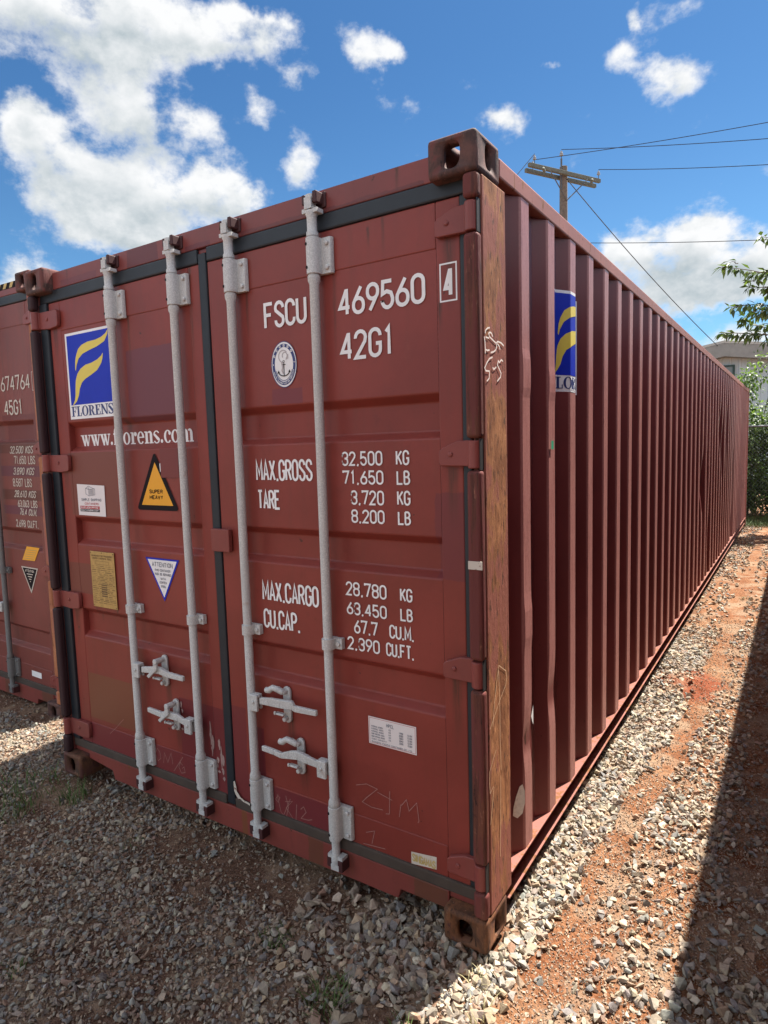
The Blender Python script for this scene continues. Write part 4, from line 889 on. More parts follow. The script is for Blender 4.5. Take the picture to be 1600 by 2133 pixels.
# ------------------------------------------------------------------ ground
def vnoise(x, y, seed=0):
    """smooth value noise, vectorised"""
    xi = np.floor(x).astype(np.int64); yi = np.floor(y).astype(np.int64); fx = x-xi; fy = y-yi
    def h(a, b):
        n = (a*374761393 + b*668265263 + seed*974711) & 0x7fffffff; n = ((n ^ (n >> 13))*1274126177) & 0x7fffffff
        return ((n ^ (n >> 16)) & 0xffff)/65535.0
    sx = fx*fx*(3-2*fx); sy = fy*fy*(3-2*fy)
    return (h(xi, yi)*(1-sx)+h(xi+1, yi)*sx)*(1-sy) + (h(xi, yi+1)*(1-sx)+h(xi+1, yi+1)*sx)*sy
def fbm(x, y, f, o=4, seed=0):
    s = 0; a = 1; t = 0
    for k in range(o): s = s + a*vnoise(x*f, y*f, seed+k*17); t += a; a *= .5; f *= 2.03
    return s/t
DX = ([-1.0, -.3, 0, .3, .8, 1.3, 2.0, 3.0, 14], [.02, .10, .165, .20, .205, .22, .28, .33, .33])
def dirt_centre(y): return np.interp(y, *DX)
def mound(x, y): return np.exp(-(((x-.20)/.20)**2 + ((y-3.0-.6*(x-.2))/.26)**2)**1.5)
def ground_h(x, y):
    h = (fbm(x, y, 1.3, 3, 3)-.5)*.030 + (fbm(x, y, 9, 3, 9)-.5)*.014 - .046
    h = h + mound(x, y)*(.012+.075*np.clip(fbm(x, y, 11, 3, 5)-.42, 0, 1)*2)
    h = h + .022*np.exp(-(((x+.28)/.38)**2+((y+.12)/.26)**2))      # gravel heaped at the corner
    h = h + .018*np.exp(-((x-.07)/.10)**2)*(y > -.3)*(y < 9)
    # the pad the container stands on
    pad = np.clip((-.06-x)/.10, 0, 1)*np.clip((x+2.38)/.10, 0, 1)*np.clip((y-.10)/.20, 0, 1)*np.clip((12.1-y)/.2, 0, 1)
    return h*(1-pad)-.003*pad
def axis(lo, hi, step, far):
    a = list(np.arange(lo, hi+1e-6, step)); d = step
    l, r_ = [lo], [hi]
    while r_[-1] < far: d *= 1.45; l.append(l[-1]-d); r_.append(r_[-1]+d)
    return np.array(l[:0:-1]+a+r_[1:])
gx = axis(-4.4, 1.9, .03, 900); gy = axis(-1.6, 4.5, .03, 1)[:-3]
gy = np.r_[axis(-1.6, -1.5, .03, 900)[:25], np.arange(-1.6, 4.5, .03), np.arange(4.5, 15, .09)]
gy = np.unique(np.round(np.r_[-1.6-np.cumsum(.05*1.4**np.arange(26)), gy[(gy > -1.6)], 15+np.cumsum(.1*1.4**np.arange(25))], 4))
X, Y = np.meshgrid(gx, gy); Z = ground_h(X, Y)
farw = np.clip((np.hypot(X+1, Y-5)-14)/20, 0, 1); Z = Z*(1-farw) - .05*farw
def grid_mesh(name, X, Y, Z, mat):
    ny, nx = X.shape; me = bpy.data.meshes.new(name); co = np.stack([X, Y, Z], -1).reshape(-1, 3).astype(np.float32)
    i = (np.arange(ny-1)[:, None]*nx+np.arange(nx-1)[None, :]).ravel(); F = np.stack([i, i+1, i+nx+1, i+nx], 1).astype(np.int32)
    fill(me, co, F); me.materials.append(mat); me.polygons.foreach_set('use_smooth', np.ones(len(F), bool))
    o = bpy.data.objects.new(name, me); COL.objects.link(o); return o
def fill(me, co, F):
    k = F.shape[1]
    me.vertices.add(len(co)); me.vertices.foreach_set('co', co.ravel())
    me.loops.add(F.size); me.loops.foreach_set('vertex_index', F.ravel())
    me.polygons.add(len(F)); me.polygons.foreach_set('loop_start', np.arange(0, F.size, k, dtype=np.int32))
    me.update(calc_edges=True); me.validate()
def dirt_material():
    m, t, b = material('red_dirt'); tc = t.new('ShaderNodeTexCoord'); P = tc.outputs['Object']
    w = t.noise(P, 5, 5, .6)
    n = t.noise(P, 1.7, 6, .65); f = t.noise(P, 55, 6, .7); g = t.noise(P, 190, 3, .6); w = t.noise(P, 5, 5, .6)
    c = t.mix(t.ramp(n.outputs['Fac'], .35, .65), (.25, .098, .044), (.34, .175, .092))
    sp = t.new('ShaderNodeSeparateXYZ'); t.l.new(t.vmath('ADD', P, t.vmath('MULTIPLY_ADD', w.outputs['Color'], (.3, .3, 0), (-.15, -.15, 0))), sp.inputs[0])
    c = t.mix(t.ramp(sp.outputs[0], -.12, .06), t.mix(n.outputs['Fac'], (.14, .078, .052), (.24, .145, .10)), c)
    md = t.vmath('LENGTH', t.vmath('MULTIPLY', t.vmath('SUBTRACT', t.vmath('MULTIPLY_ADD', w.outputs['Color'], (.2, .3, 0), P), (.30, 3.15, 0)), (3.6, 2.6, 0)))
    c = t.mix(t.ramp(md, .55, 1.1, .85, 0), c, (.27, .072, .034))
    c = t.mix(t.ramp(f.outputs['Fac'], .40, .62), t.mix(1, c, (.55, .48, .42), 'MULTIPLY'), c)
    c = t.mix(t.ramp(w.outputs['Fac'], .46, .62, 0, .8), c, (.30, .205, .135))
    vo = t.new('ShaderNodeTexVoronoi'); t.l.new(P, vo.inputs['Vector']); vo.inputs['Scale'].default_value = 110
    grit = t.math('MULTIPLY', t.ramp(vo.outputs['Distance'], .25, .36, 1, 0), t.ramp(g.outputs['Fac'], .46, .56))
    c = t.mix(t.math('MULTIPLY', grit, .8), c, t.mix(vo.outputs['Color'], (.24, .17, .13), (.42, .36, .30)))
    t.l.new(c, b.inputs['Base Color']); b.inputs['Roughness'].default_value = .95; b.inputs['Specular IOR Level'].default_value = .15
    hgt = t.math('ADD', t.math('MULTIPLY', f.outputs['Fac'], 1.0), t.math('MULTIPLY', grit, .6)); bump(t, b, hgt, 1.0, .012)
    return m
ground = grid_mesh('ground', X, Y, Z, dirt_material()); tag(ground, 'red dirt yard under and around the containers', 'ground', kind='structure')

# ------------------------------------------------------------------ crushed stone
def stone_protos(n=14):
    out = []
    for k in range(n):
        r = np.random.default_rng(100+k); bm = bmesh.new(); p = r.normal(size=(10, 3)); p /= np.linalg.norm(p, axis=1)[:, None]
        p *= r.uniform(.78, 1.08, (10, 1)); p *= np.array([1, r.uniform(.58, .95), r.uniform(.42, .8)])
        vs = [bm.verts.new(q) for q in p]; res = bmesh.ops.convex_hull(bm, input=vs)
        bmesh.ops.delete(bm, geom=list({g for g in res['geom_interior']+res['geom_unused'] if isinstance(g, bmesh.types.BMVert)}), context='VERTS')
        bmesh.ops.triangulate(bm, faces=bm.faces); bmesh.ops.recalc_face_normals(bm, faces=bm.faces); bm.verts.index_update()
        out.append((np.array([v.co for v in bm.verts]), np.array([[v.index for v in f.verts] for f in bm.faces]))); bm.free()
    return out
PROTO = stone_protos()
PAL = np.array([(.34,.285,.225),(.27,.235,.205),(.43,.365,.29),(.31,.215,.165),(.25,.25,.245),(.52,.46,.38),(.20,.185,.175),(.40,.30,.215),(.36,.345,.31),(.29,.18,.13)])
PW = np.array([.17,.15,.14,.08,.14,.07,.08,.06,.09,.02]); PW /= PW.sum()
def scatter():
    out = []
    def region(x0, x1, y0, y1, dens, smin, smax, keep, pw=1.6):
        n = rng.poisson((x1-x0)*(y1-y0)*dens); x = rng.uniform(x0, x1, n); y = rng.uniform(y0, y1, n)
        k = keep(x, y); sel = rng.random(n) < k; x, y = x[sel], y[sel]
        s = smin+(smax-smin)*rng.random(len(x))**pw; out.append(np.stack([x, y, s], 1))
    base = lambda x, y: ((x > -2.30)*(x < -.10)*(y > .30) < 1)*((x > -.02)*(x < .01)*(y > .05) < 1)*1.0
    bare = lambda x, y: np.clip((fbm(x, y, 2.1, 4, 41)-.36)/.14, .16, 1)
    heap = lambda x, y: np.exp(-(((x+.22)/.40)**2+((y+.13)/.24)**2))
    # in front of the doors
    front = lambda x, y: base(x, y)*bare(x, y)*(1-.8*np.exp(-(((x+.62)/.20)**2+((y-.03)/.15)**2)))*(1-.9*((np.abs(x-dirt_centre(y)) < .07+.05*fbm(x, y, 5, 2, 2))*(x > .03)))
    region(-3.7, .06, -1.25, .33, 6000, .0035, .0085, lambda x, y: base(x, y)*(.35+.65*bare(x, y)), 1.2)
    region(-3.7, .06, -1.25, .33, 4200, .007, .0165, front, 1.3)
    region(-3.7, .06, -1.25, .33, 300, .013, .026, front)
    region(-.75, .12, -.50, .22, 2200, .015, .031, lambda x, y: base(x, y)*heap(x, y), 1.1)
    # gap between the two containers at the left
    region(-3.25, -2.40, .0, 4.0, 2200, .006, .016, lambda x, y: np.ones_like(x)*(x < -2.42))
    region(-5.2, -3.1, -1.2, .9, 900, .006, .016, lambda x, y: bare(x, y))
    # strip along the wall
    def strip(x, y):
        dc = dirt_centre(y); hw = .03+.07*fbm(x, y, 4, 2, 8); cl = np.clip((fbm(x, y, 2.6, 3, 77)-.40)/.10, 0, 1)
        wall = np.clip(1.2-np.maximum(x-.02, 0)/np.maximum(dc-hw, .03)*.30, .15, 1)*np.where(y > 1.9, .35+.65*cl, 1)
        right = np.where(x > dc+hw, (.35+.65*cl)*np.where(x < .62, 1, .35), 0)
        d = np.where(np.abs(x-dc) < hw, .03, np.where(x < dc, wall, right))
        return d*(1-mound(x, y)*.95)*((x > .012) | ((y > .20) & (x > -.05)))
    region(-.055, 1.5, -.6, 1.4, 3400, .009, .0245, strip, 1.2)
    region(-.055, .25, -.3, 4.0, 5200, .009, .026, lambda x, y: strip(x, y)*(x < dirt_centre(y)), 1.3)
    region(-.055, 1.5, 1.4, 4.5, 2200, .009, .023, strip, 1.2)
    region(-.055, 1.2, 4.5, 12.8, 600, .012, .030, strip, 1.3)
    region(.0, 1.3, -.6, 1.6, 15000, .0028, .0072, lambda x, y: (x > .015)*(.75-.35*mound(x, y)), 1.3)
    region(.0, 1.0, 1.6, 5.0, 4200, .0035, .008, lambda x, y: (x > .015)*.8)
    region(.45, 1.6, -.9, .42, 1700, .014, .031, lambda x, y: np.clip((x-.36-.35*y)/.22, 0, 1)*(.5+.5*bare(x, y)))
    region(.05, 1.6, -1.9, -.3, 1300, .006, .02, lambda x, y: bare(x, y))
    region(-3.7, 1.6, -3.2, -1.25, 500, .008, .02, lambda x, y: bare(x, y))
    # crumbs of the earth heap
    return np.concatenate(out)
pts = scatter()
def build_gravel(name, pts):
    n = len(pts); k = rng.integers(0, len(PROTO), n); q = rng.normal(size=(n, 4)); q /= np.linalg.norm(q, axis=1)[:, None]
    w, x, y, z = q.T
    Rm = np.stack([1-2*(y*y+z*z), 2*(x*y-z*w), 2*(x*z+y*w), 2*(x*y+z*w), 1-2*(x*x+z*z), 2*(y*z-x*w), 2*(x*z-y*w), 2*(y*z+x*w), 1-2*(x*x+y*y)], -1).reshape(n, 3, 3)
    sc = pts[:, 2][:, None]*rng.uniform(.8, 1.2, (n, 3)); zc = ground_h(pts[:, 0], pts[:, 1])+pts[:, 2]*rng.uniform(.05, .75, n)
    ci = rng.choice(len(PAL), n, p=PW); col = PAL[ci]*np.array([.96, 1.0, .99])*rng.uniform(.8, 1.2, (n, 1))*rng.uniform(.96, 1.04, (n, 3))
    dust = np.clip(rng.normal(.05, .10, (n, 1)), 0, .5); col = col*(1-dust)+np.array([.36, .20, .12])*dust
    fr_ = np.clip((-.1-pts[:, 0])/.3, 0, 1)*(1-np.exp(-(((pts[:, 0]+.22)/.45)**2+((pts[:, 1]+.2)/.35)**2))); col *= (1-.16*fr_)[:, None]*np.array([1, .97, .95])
    small = pts[:, 2] < .008; col[small] = col[small]*.6+np.array([.32, .19, .11])*.4
    co, F, C, o = [], [], [], 0
    for j, (pv, pf) in enumerate(PROTO):
        s = np.nonzero(k == j)[0]
        if not len(s): continue
        v = np.einsum('nij,nvj->nvi', Rm[s], pv[None]*sc[s][:, None, :]); v[..., 2] *= .85
        v += np.stack([pts[s, 0], pts[s, 1], zc[s]], 1)[:, None, :]
        m = len(pv); F.append((pf[None]+(np.arange(len(s))*m)[:, None, None]+o).reshape(-1, 3)); co.append(v.reshape(-1, 3)); C.append(np.repeat(col[s], m, 0)); o += len(s)*m
    co = np.concatenate(co).astype(np.float32); F = np.concatenate(F).astype(np.int32); C = np.concatenate(C)
    me = bpy.data.meshes.new(name); fill(me, co, F); me.polygons.foreach_set('use_smooth', np.zeros(len(F), bool))
    at_ = me.color_attributes.new('stone', 'FLOAT_COLOR', 'POINT'); at_.data.foreach_set('color', np.c_[C, np.ones(len(C))].astype(np.float32).ravel())
    m, t, b = material('crushed_stone'); a = t.new('ShaderNodeAttribute'); a.attribute_name = 'stone'; tc = t.new('ShaderNodeTexCoord')
    nn = t.noise(tc.outputs['Object'], 95, 5, .65); n2 = t.noise(tc.outputs['Object'], 330, 3, .6)
    c = t.mix(1, a.outputs['Color'], t.mix(nn.outputs['Fac'], (.55, .52, .5), (1.45, 1.42, 1.38)), 'MULTIPLY')
    c = t.mix(t.ramp(n2.outputs['Fac'], .62, .72, 0, .5), c, (.55, .48, .4))
    t.l.new(c, b.inputs['Base Color']); b.inputs['Roughness'].default_value = .85; b.inputs['Specular IOR Level'].default_value = .3
    bump(t, b, nn.outputs['Fac'], .6, .004)
    me.materials.append(m); ob = bpy.data.objects.new(name, me); COL.objects.link(ob); return ob
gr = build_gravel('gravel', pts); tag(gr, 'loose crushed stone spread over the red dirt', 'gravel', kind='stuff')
print('stones', len(pts))

# ------------------------------------------------------------------ grass
def grass_mat(name, a, b_):
    m, t, b = material(name); tc = t.new('ShaderNodeTexCoord'); n = t.noise(tc.outputs['Object'], 40, 3, .6)
    t.l.new(t.mix(n.outputs['Fac'], a, b_), b.inputs['Base Color']); b.inputs['Roughness'].default_value = .6; b.inputs['Specular IOR Level'].default_value = .25
    b.inputs['Transmission Weight'].default_value = 0; return m
GM = grass_mat('grass_blade', (.045, .085, .022), (.12, .17, .05)); GD = grass_mat('dry_grass_blade', (.30, .25, .12), (.42, .37, .20))
def blades(mb, cx, cy, rad, n, h0, h1, rr, cz=None, lean=.6):
    for _ in range(n):
        a = rr.uniform(0, 6.283); d = rad*math.sqrt(rr.random()); x, y = cx+d*math.cos(a), cy+d*math.sin(a)
        z = float(ground_h(np.array([x]), np.array([y]))[0]); h = rr.uniform(h0, h1); b = rr.uniform(0, 6.283); ln = h*rr.uniform(.2, lean*1.8)
        w = rr.uniform(.0016, .0034); px, py = -math.sin(b)*w, math.cos(b)*w; p = []
        for k in range(5):
            t_ = k/4; q = (x+math.cos(b)*ln*t_**1.6, y+math.sin(b)*ln*t_**1.6, z+h*(t_-.30*t_**2.5)); ww = 1-t_*.92
            p += [(q[0]+px*ww, q[1]+py*ww, q[2]), (q[0]-px*ww, q[1]-py*ww, q[2])]
        mb.add(p, [(2*k, 2*k+1, 2*k+3, 2*k+2) for k in range(4)])
tufts = [(-2.22,-.08,.085,75,.05,.14,GM,'bushy green grass tuft under the left corner casting of the centre container'),
 (-2.52,-.16,.17,110,.04,.12,GM,'wide straggling grass patch on gravel beside the strip of sunlight'),
 (-2.34,-.33,.13,75,.04,.12,GM,'grass tuft at the left edge of the photo on shaded gravel'),
 (-.68,-.27,.06,80,.015,.045,GM,'low dark weed flat on the gravel below the second chalk scrawl'),
 (-.37,-.38,.08,110,.02,.075,GM,'larger weed in shaded gravel left of the heap at the rusty corner'),
 (-.12,-.345,.03,16,.03,.07,GM,'few bright green blades at the bottom edge on the shadow line'),
 (-1.36,-.80,.06,36,.015,.04,GM,'small dark grass tuft near the lower left corner of the photo'),
 (.015,-.075,.05,26,.02,.07,GD,'dry straw grass clump at the foot of the rusty corner casting'),
 (.06,-.20,.04,22,.02,.06,GD,'pale dry grass on sunlit stones just below the corner casting'),
 (-1.62,-.17,.05,26,.01,.03,GM,'tiny weed in front of the left door on shaded gravel'),
 (.36,5.9,.06,20,.03,.08,GM,'lone sunlit weed far along the gravel gap')]
rr = random.Random(11)
for x, y, rad, n, h0, h1, mt, lb in tufts:
    mb = MB(); blades(mb, 0, 0, rad, n, h0, h1, rr)
    # heights were taken round the origin; place on the ground where it stands
    o = mb.build('grass_tuft', mt); o.location = (x, y, float(ground_h(np.array([x]), np.array([y]))[0]) - float(ground_h(np.array([0.]), np.array([0.]))[0])); tag(o, lb, 'grass', 'grass tufts growing in the gravel')
mb = MB()
for _ in range(620):
    x = rr.uniform(-.4, 1.6); y = rr.uniform(12.2, 13.9)
    blades(mb, x, y, .10, 9, .05, .16, rr)
for _ in range(40): blades(mb, rr.uniform(.05, .9), rr.uniform(9.5, 12.3), .08, 8, .03, .07, rr)
tag(mb.build('grass', GM), 'strip of grass at the foot of the far fence', 'grass', kind='stuff')

# ------------------------------------------------------------------ far fence, shrub, tree
steel = simple('fence_steel', (.20, .21, .22), .5, .1, 10, metal=.4)
fr = empty('chain_link_fence', (0, 13.75, 0), 'grey chain link fence crossing the far end of the gravel gap', 'fence')
for k, px in enumerate((-5.6, -2.6, .45, 3.4, 6.4)):
    o = MB().tube([(px, 0, -.1), (px, 0, 1.93), (px, 0, 1.96)], [.030, .030, .01], 10).build('post', steel, fr, smooth=50)
MB().tube([(-5.6, 0, 1.90), (6.4, 0, 1.90)], .021, 8).build('top_rail', steel, fr, smooth=50)
mb = MB(); Hf = 1.87; sp_ = .075; x = -5.6-Hf
while x < 6.4:
    for s in (1, -1):
        a = [x, .02] if s > 0 else [x, Hf]; b = [x+Hf, Hf] if s > 0 else [x+Hf, .02]
        t0 = max(0, (-5.6-x)/Hf); t1 = min(1, (6.4-x)/Hf)
        if t1 <= t0: continue
        za, zb = a[1]+(b[1]-a[1])*t0, a[1]+(b[1]-a[1])*t1
        mb.tube([(x+Hf*t0, .028+.003*s, za), (x+Hf*t1, .028+.003*s, zb)], .0022, 3, False)
    x += sp_
mb.build('wire_mesh', steel, fr)

def leaf_mat(name, lo, hi, back=.35):
    m, t, b = material(name); tc = t.new('ShaderNodeTexCoord'); n = t.noise(tc.outputs['Object'], 3.5, 4, .6); g = t.new('ShaderNodeNewGeometry')
    r_ = t.math('ADD', t.math('MULTIPLY', n.outputs['Fac'], .6), t.math('MULTIPLY', g.outputs['Random Per Island'], .5))
    c = t.mix(t.ramp(r_, .25, .85), lo, hi); t.l.new(c, b.inputs['Base Color']); b.inputs['Roughness'].default_value = .45
    tr = t.new('ShaderNodeBsdfTranslucent'); t.l.new(t.mix(1, c, (1.5, 1.6, .7), 'MULTIPLY'), tr.inputs['Color'])
    mx = t.new('ShaderNodeMixShader'); mx.inputs[0].default_value = back; t.l.new(b.outputs[0], mx.inputs[1]); t.l.new(tr.outputs[0], mx.inputs[2])
    t.l.new(mx.outputs[0], t.n['Material Output'].inputs[0]); return m
def leaf(mb, p, d, up, L, wd):
    d = d.normalized(); s = d.cross(up)
    if s.length < 1e-3: s = d.orthogonal()
    s.normalize(); n = s.cross(d)
    a = p; b = p+d*L*.45-n*L*.06; c = p+d*L-n*L*.22
    mb.add([a, b+s*wd*.5+n*wd*.12, b, b-s*wd*.5+n*wd*.12, c], [(0,1,2), (0,2,3), (1,4,2), (3,2,4)])
def rv(rr): return Vector((rr.gauss(0, 1), rr.gauss(0, 1), rr.gauss(0, 1))).normalized()
bark = simple('bark', (.12, .09, .065), .9, .25, 25, bumpy=.6)
# shrub mass pressed against the fence
rr = random.Random(21); Lm = leaf_mat('shrub_leaves', (.030, .065, .020), (.17, .26, .07))
sr = empty('tall_shrub', (.6, 14.6, 0), 'tall leafy green shrub between the chain link fence and the metal building', 'shrub')
mb = MB()
clumps = [(rr.uniform(-2.3, 1.7), rr.uniform(-.55, .6), rr.uniform(.15, 2.3)) for _ in range(150)] + [(rr.uniform(-1.0, 1.1), rr.uniform(-.55, .5), rr.uniform(.1, 2.2)) for _ in range(190)] + [(rr.uniform(-1.2, 1.4), rr.uniform(-.6, .6), rr.uniform(.05, 1.0)) for _ in range(150)] + [(-.9+.9*rr.gauss(0, 1)*.4, rr.uniform(-.3, .4), rr.uniform(2.2, 3.0)) for _ in range(22)] + [(.1+.5*rr.random(), rr.uniform(-.3, .4), rr.uniform(2.2, 3.35)) for _ in range(26)] + [(-.55, -.3, 3.25), (-.3, -.3, 3.35), (0, -.3, 3.35), (-.75, -.2, 3.05), (.3, -.2, 3.3), (.55, 0, 3.3), (-.1, -.2, 3.1)]
for cx, cy, cz in clumps:
    r0 = rr.uniform(.16, .32)
    for _ in range(46):
        q = rv(rr)*r0*rr.random()**.4; p = Vector((cx, cy, cz))+q
        if p.z < .05: continue
        leaf(mb, p, (q.normalized()+Vector((0, -.3, -.5))+rv(rr)*.6), Vector((0, 0, 1))+rv(rr)*.5, rr.uniform(.06, .12), rr.uniform(.035, .06))
mb.build('foliage', Lm, sr)
mb = MB()
for k in range(9):
    x = rr.uniform(-2, 1.6); mb.tube([(x, .1, -.05), (x+rr.uniform(-.2, .2), rr.uniform(-.1, .3), 1.2), (x+rr.uniform(-.4, .4), 0, 2.7)], [.025, .02, .006], 7)
mb.build('stem', bark, sr, smooth=50)
# tree reaching in from the right
rr = random.Random(31)
def at_dir(u, v, D):
    """a point D metres (horizontally) from where the photographer stood, along a sight line noted from the photo"""
    return Vector((CAM[0]+D*u[0], CAM[1]+D*u[1], CAM[2]+D*v))
TREE = Vector((2.6, 11.9+1.6, 0))
def azel(az, el, D): return Vector((CAM[0]+D*math.sin(R(az)), CAM[1]+D*math.cos(R(az)), CAM[2]+D*math.tan(R(el))))
tr_ = empty('leafy_tree', TREE, 'leafy tree reaching in from the right edge above the far end of the container row', 'tree')
limbs = []
mbt = MB(); mbt.tube([(0,0,-.1), (.05,.02,1.2), (0,.05,2.6), (.08,0,4.2), (.05,.1,6.0)], [.17,.14,.12,.08,.03], 12)
mbt.build('trunk', bark, tr_, smooth=50)
Lt = leaf_mat('tree_leaves', (.035, .065, .020), (.13, .19, .055), .3)
mbl = MB(); mbb = MB()
def branch(a, b, r0, dens, sag=.0, spread=.16, twigs=True):
    a = Vector(a); b = Vector(b); pts_ = []
    for k in range(9):
        t_ = k/8; p = a.lerp(b, t_); p.z += math.sin(t_*math.pi)*sag; pts_.append(p+rv(rr)*.03*(0 < k < 8))
    mbb.tube(pts_, [r0*(1-.85*k/8) for k in range(9)], 6)
    L_ = (b-a).length
    for _ in range(int(dens*.36*L_)+3):
        t_ = rr.uniform(.12, 1.0)**.8; i = min(7, int(t_*8)); p = pts_[i].lerp(pts_[i+1], t_*8-i); dirn = (b-a).normalized()
        side = rv(rr); off = side*spread*rr.random()*(1.15-t_); off.z *= .55
        leaf(mbl, p+off, dirn*.6+side*.8+Vector((0, 0, -.55)), Vector((0, 0, 1))+rv(rr)*.5, rr.uniform(.12, .21), rr.uniform(.055, .085))
def rel(v): return v-TREE
tips = [((.0, .0, 3.9), (-5.40, 12.9, 13.6), 72), ((.0, .0, 3.5), (-3.8, 12.2, 13.5), 90), ((.0, .0, 3.4), (-3.6, 11.2, 13.8), 95), ((.02, .0, 3.1), (-4.9, 9.9, 13.5), 85), ((.0, 0, 2.7), (-5.35, 8.1, 13.4), 95), ((.0, 0, 2.7), (-4.0, 8.7, 13.9), 95), ((.0, 0, 4.3), (-2.9, 14.6, 13.7), 80), ((0, 0, 3.0), (-3.3, 9.4, 13.3), 90)]
for a, b, dn in tips:
    bb = rel(azel(*b)); branch(a, bb, .03, dn, rr.uniform(.1, .4), .20)
    a = Vector(a)
    for _ in range(7):   # side twigs
        t_ = rr.uniform(.45, .97); p = a.lerp(bb, t_); p.z += .12; l = rr.uniform(.25, .6)*(1.25-t_)
        branch(p, p+Vector((-.8*l, rr.uniform(-.6, .6)*l, rr.uniform(-.5, .35)*l)), .008, dn*1.1, .03, .12)
for _ in range(34):
    h = rr.uniform(2.4, 5.6); an = rr.uniform(-1.9, 1.9); l = rr.uniform(1.0, 2.2); branch((.03, .03, h), (math.cos(an)*l, math.sin(an)*l, h+rr.uniform(-.2, .9)), .03, 60, .15, .3)
for _ in range(10):
    h = rr.uniform(3.6, 5.8); an = rr.uniform(1.9, 4.4); l = rr.uniform(.6, 1.3); branch((.03, .03, h), (math.cos(an)*l, math.sin(an)*l, h+rr.uniform(.2, .9)), .025, 60, .1, .25)
mbb.build('branch', bark, tr_, smooth=50); mbl.build('crown', Lt, tr_)

# ------------------------------------------------------------------ metal building
def siding():
    m, t, b = material('metal_siding'); tc = t.new('ShaderNodeTexCoord'); n = t.noise(t.mapping(tc.outputs['Object'], (2, 2, .3)), 2, 4, .6)
    t.l.new(t.mix(n.outputs['Fac'], (.40, .48, .52), (.50, .57, .60)), b.inputs['Base Color']); b.inputs['Roughness'].default_value = .5; return m
br = empty('metal_building', (-1.45, 24.1, 0), 'low pale grey metal building with brown roof trim behind the far end of the container', 'building')
mb = MB(); p = []; x = -7.0
def roofz(x): return 4.93-.158*abs(x)
while x < 7.0:
    for dx, dy in ((0, 0), (.20, 0), (.225, -.03), (.275, -.03), (.30, 0)): p.append((x+dx, dy))
    x += .30
n = len(p); mb.add([(a, b, -.1) for a, b in p]+[(a, b, roofz(a)-.02) for a, b in p], [(i, i+1, n+i+1, n+i) for i in range(n-1)])
mb.box(-7.0, -6.97, .02, 14, -.1, 3.5); mb.box(7.3, 7.33, .02, 14, -.1, 3.5); mb.box(-7, 7.3, 13.9, 14, -.1, 3.4)
mb.build('wall', siding(), br)
mb = MB(); trim = simple('roof_trim', (.25, .25, .235), .6, .15, 6)
mb.prism([(-7.5, roofz(7.5)+.02), (0, 4.95), (7.5, roofz(7.5)+.02), (7.5, roofz(7.5)+.11), (0, 5.04), (-7.5, roofz(7.5)+.10)], 1, -.45, 14.3)
mb.build('roof', simple('roof_sheet', (.42, .42, .39), .5, .1, 4), br)
mb = MB(); mb.prism([(-7.5, roofz(7.5)-.43), (0, 4.50), (7.5, roofz(7.5)-.43), (7.5, roofz(7.5)+.015), (0, 4.945), (-7.5, roofz(7.5)+.015)], 1, -.44, -.36)
mb.build('fascia', trim, br)
mb = MB(); mb.prism([(-7.45, roofz(7.45)-.425), (0, 4.495), (7.45, roofz(7.45)-.425), (7.45, roofz(7.45)-.405), (0, 4.515), (-7.45, roofz(7.45)-.405)], 1, -.355, .01); mb.build('soffit', trim, br)
wf = MB()
for a in ((-.20, .30, 4.16, 4.22), (-.20, .30, 3.70, 3.76), (-.20, -.14, 3.76, 4.16), (.23, .30, 3.76, 4.16)): wf.box(a[0], a[1], -.09, -.032, a[2], a[3])
wfo = wf.build('window', simple('dark_green_frame', (.018, .05, .045), .5), br)
MB().box(-.14, .23, -.06, -.04, 3.76, 4.16).build('pane', simple('window_pane', (.18, .20, .20), .12, .1, 3), wfo)

# ------------------------------------------------------------------ utility pole and wires
wood = simple('weathered_wood', (.15, .125, .10), .85, .3, 18, bumpy=.5); gwood = simple('weathered_crossarm', (.13, .145, .12), .85, .25, 14, bumpy=.4)
porc = simple('porcelain', (.30, .32, .33), .15, .05); wire = simple('wire', (.025, .027, .032), .6); iron = simple('pole_iron', (.09, .10, .11), .6)
C0 = Vector(CAM)
def dirp(d, D): return C0+Vector(d)*D
PB = dirp((-.2957, .9553, 0), 20.0); PX, PY = PB.x, PB.y
pr = empty('utility_pole', (PX, PY, 0), 'weathered wooden utility pole with double crossarm standing beyond the container roof', 'utility pole')
MB().tube([(0, 0, -.2), (0, 0, 4), (0, 0, 9.55), (0, 0, 9.56)], [.15, .135, .108, .09], 14).build('pole', wood, pr, smooth=50)
MB().tube([(-.03, -.10, 8.9), (-.03, -.10, 9.75)], .028, 8).build('pin_bracket', iron, pr, smooth=50)
aL, aR = dirp((-.3505, .9366, .3935), 19.0), dirp((-.2459, .9693, .3645), 21.1)
zm = (aL.z+aR.z)/2+.05; aL.z = aR.z = zm; ax_ = (aR-aL).normalized(); pp = Vector((-ax_.y, ax_.x, 0))
mid = Vector((PX, PY, zm))
for s, sh_ in ((1, .08), (-1, -.08)):
    c0 = mid+pp*s*.16; a, b = c0-ax_*(1.35-sh_)-Vector((PX, PY, 0)), c0+ax_*(1.35+sh_)-Vector((PX, PY, 0))
    mb = MB(); q = pp*.045; h = Vector((0, 0, .052))
    mb.add([a-q-h, a+q-h, a+q+h, a-q+h, b-q-h, b+q-h, b+q+h, b-q+h], [(0,1,2,3), (4,7,6,5), (0,4,5,1), (1,5,6,2), (2,6,7,3), (3,7,4,0)])
    mb.build('crossarm', gwood, pr, bevel=.008)
for s in (1, -1):
    mb = MB(); a = mid+ax_*s*.72-Vector((PX, PY, .06))-pp*.23; b = Vector((0, 0, zm-.72))-pp*.13; mb.tube([a, b], .016, 6); mb.build('brace', iron, pr)
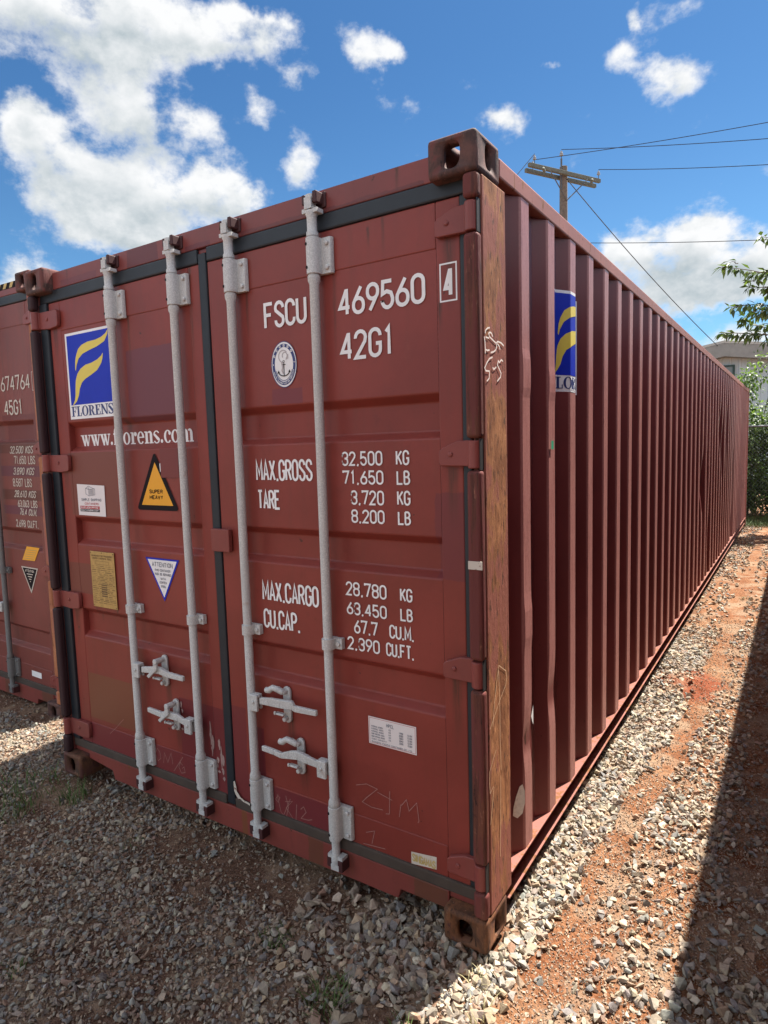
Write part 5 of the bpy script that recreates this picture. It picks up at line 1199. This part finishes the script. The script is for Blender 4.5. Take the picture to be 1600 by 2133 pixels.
def insulator(p, sc=1):
    p = Vector(p); mb = MB(); mb.tube([p, p+Vector((0, 0, .12*sc))], .012, 6); mb.build('insulator_pin', iron, pr)
    z = p+Vector((0, 0, .10*sc)); prf = [(0, .03), (.02, .07), (.05, .065), (.055, .04), (.08, .058), (.10, .05), (.12, .034), (.15, .034), (.16, .02)]
    mb = MB(); mb.tube([z+Vector((0, 0, h*sc*.8)) for h, r in prf], [r*sc*.72 for h, r in prf], 12); mb.build('insulator', porc, pr, smooth=50); return z+Vector((PX, PY, .16*sc))
rb = Vector((PX, PY, 0))
i1 = insulator(mid-ax_*1.22-pp*.16+Vector((0, 0, .06))-rb); i2 = insulator(mid-ax_*1.0+pp*.16+Vector((0, 0, .06))-rb); i3 = insulator(mid+ax_*1.22-pp*.16+Vector((0, 0, .06))-rb); i4 = insulator(Vector((-.03, -.10, 9.70)), 1.15)
for s in (-1, 1):   # strain insulator strings under the arm
    a = mid+ax_*s*.9-Vector((PX, PY, .10))-pp*.2; b = a-ax_*.5*1+Vector((0, 0, -.2))-pp*.5; mb = MB()
    mb.tube([a.lerp(b, k/16) for k in range(17)], [.012 if k % 4 == 0 else (.045 if k % 4 == 2 else .034) for k in range(17)], 8); mb.build('strain_insulator', gwood, pr, smooth=50)
def line(a, via, ext, sag, label, r=.009):
    a, v = Vector(a), Vector(via); b = a+(v-a)*ext; L_ = (b-a).length; mb = MB(); P_ = []
    for k in range(41):
        t_ = k/40; p = a.lerp(b, t_); p.z -= sag*4*t_*(1-t_)-0; P_.append(p)
    mb.tube(P_, r, 5); o = mb.build('power_line', wire); tag(o, label, 'wire', 'wires strung from the utility pole'); return o
line(i2, dirp((-.0469, .9989, .4162), 19.0), 3.2, .35, 'uppermost wire running from the pole top to the right edge of the sky')
line(i4, dirp((-.0464, .9989, .3963), 19.2), 3.2, .35, 'second highest wire running from the pole top to the right')
line(i3, dirp((-.0455, .999, .3621), 19.8), 3.0, .30, 'wire running right from the insulator at the right end of the crossarm')
line(dirp((-.42, .907, .305), 24.0), dirp((-.0431, .9991, .2708), 22.0), 1.9, .35, 'lone lower wire crossing the big right hand cloud below the pole', .010)
line(mid-pp*.12+Vector((0, 0, -.12)), dirp((-.0999, .995, .1289), 25.4), 1.02, .15, 'steep service wire slanting from the pole down to the metal building', .013)
line(i1, dirp((-.3607, .9327, .3964), 18.6), 9, .4, 'wire leaving the left end of the crossarm and dropping behind the container roof')
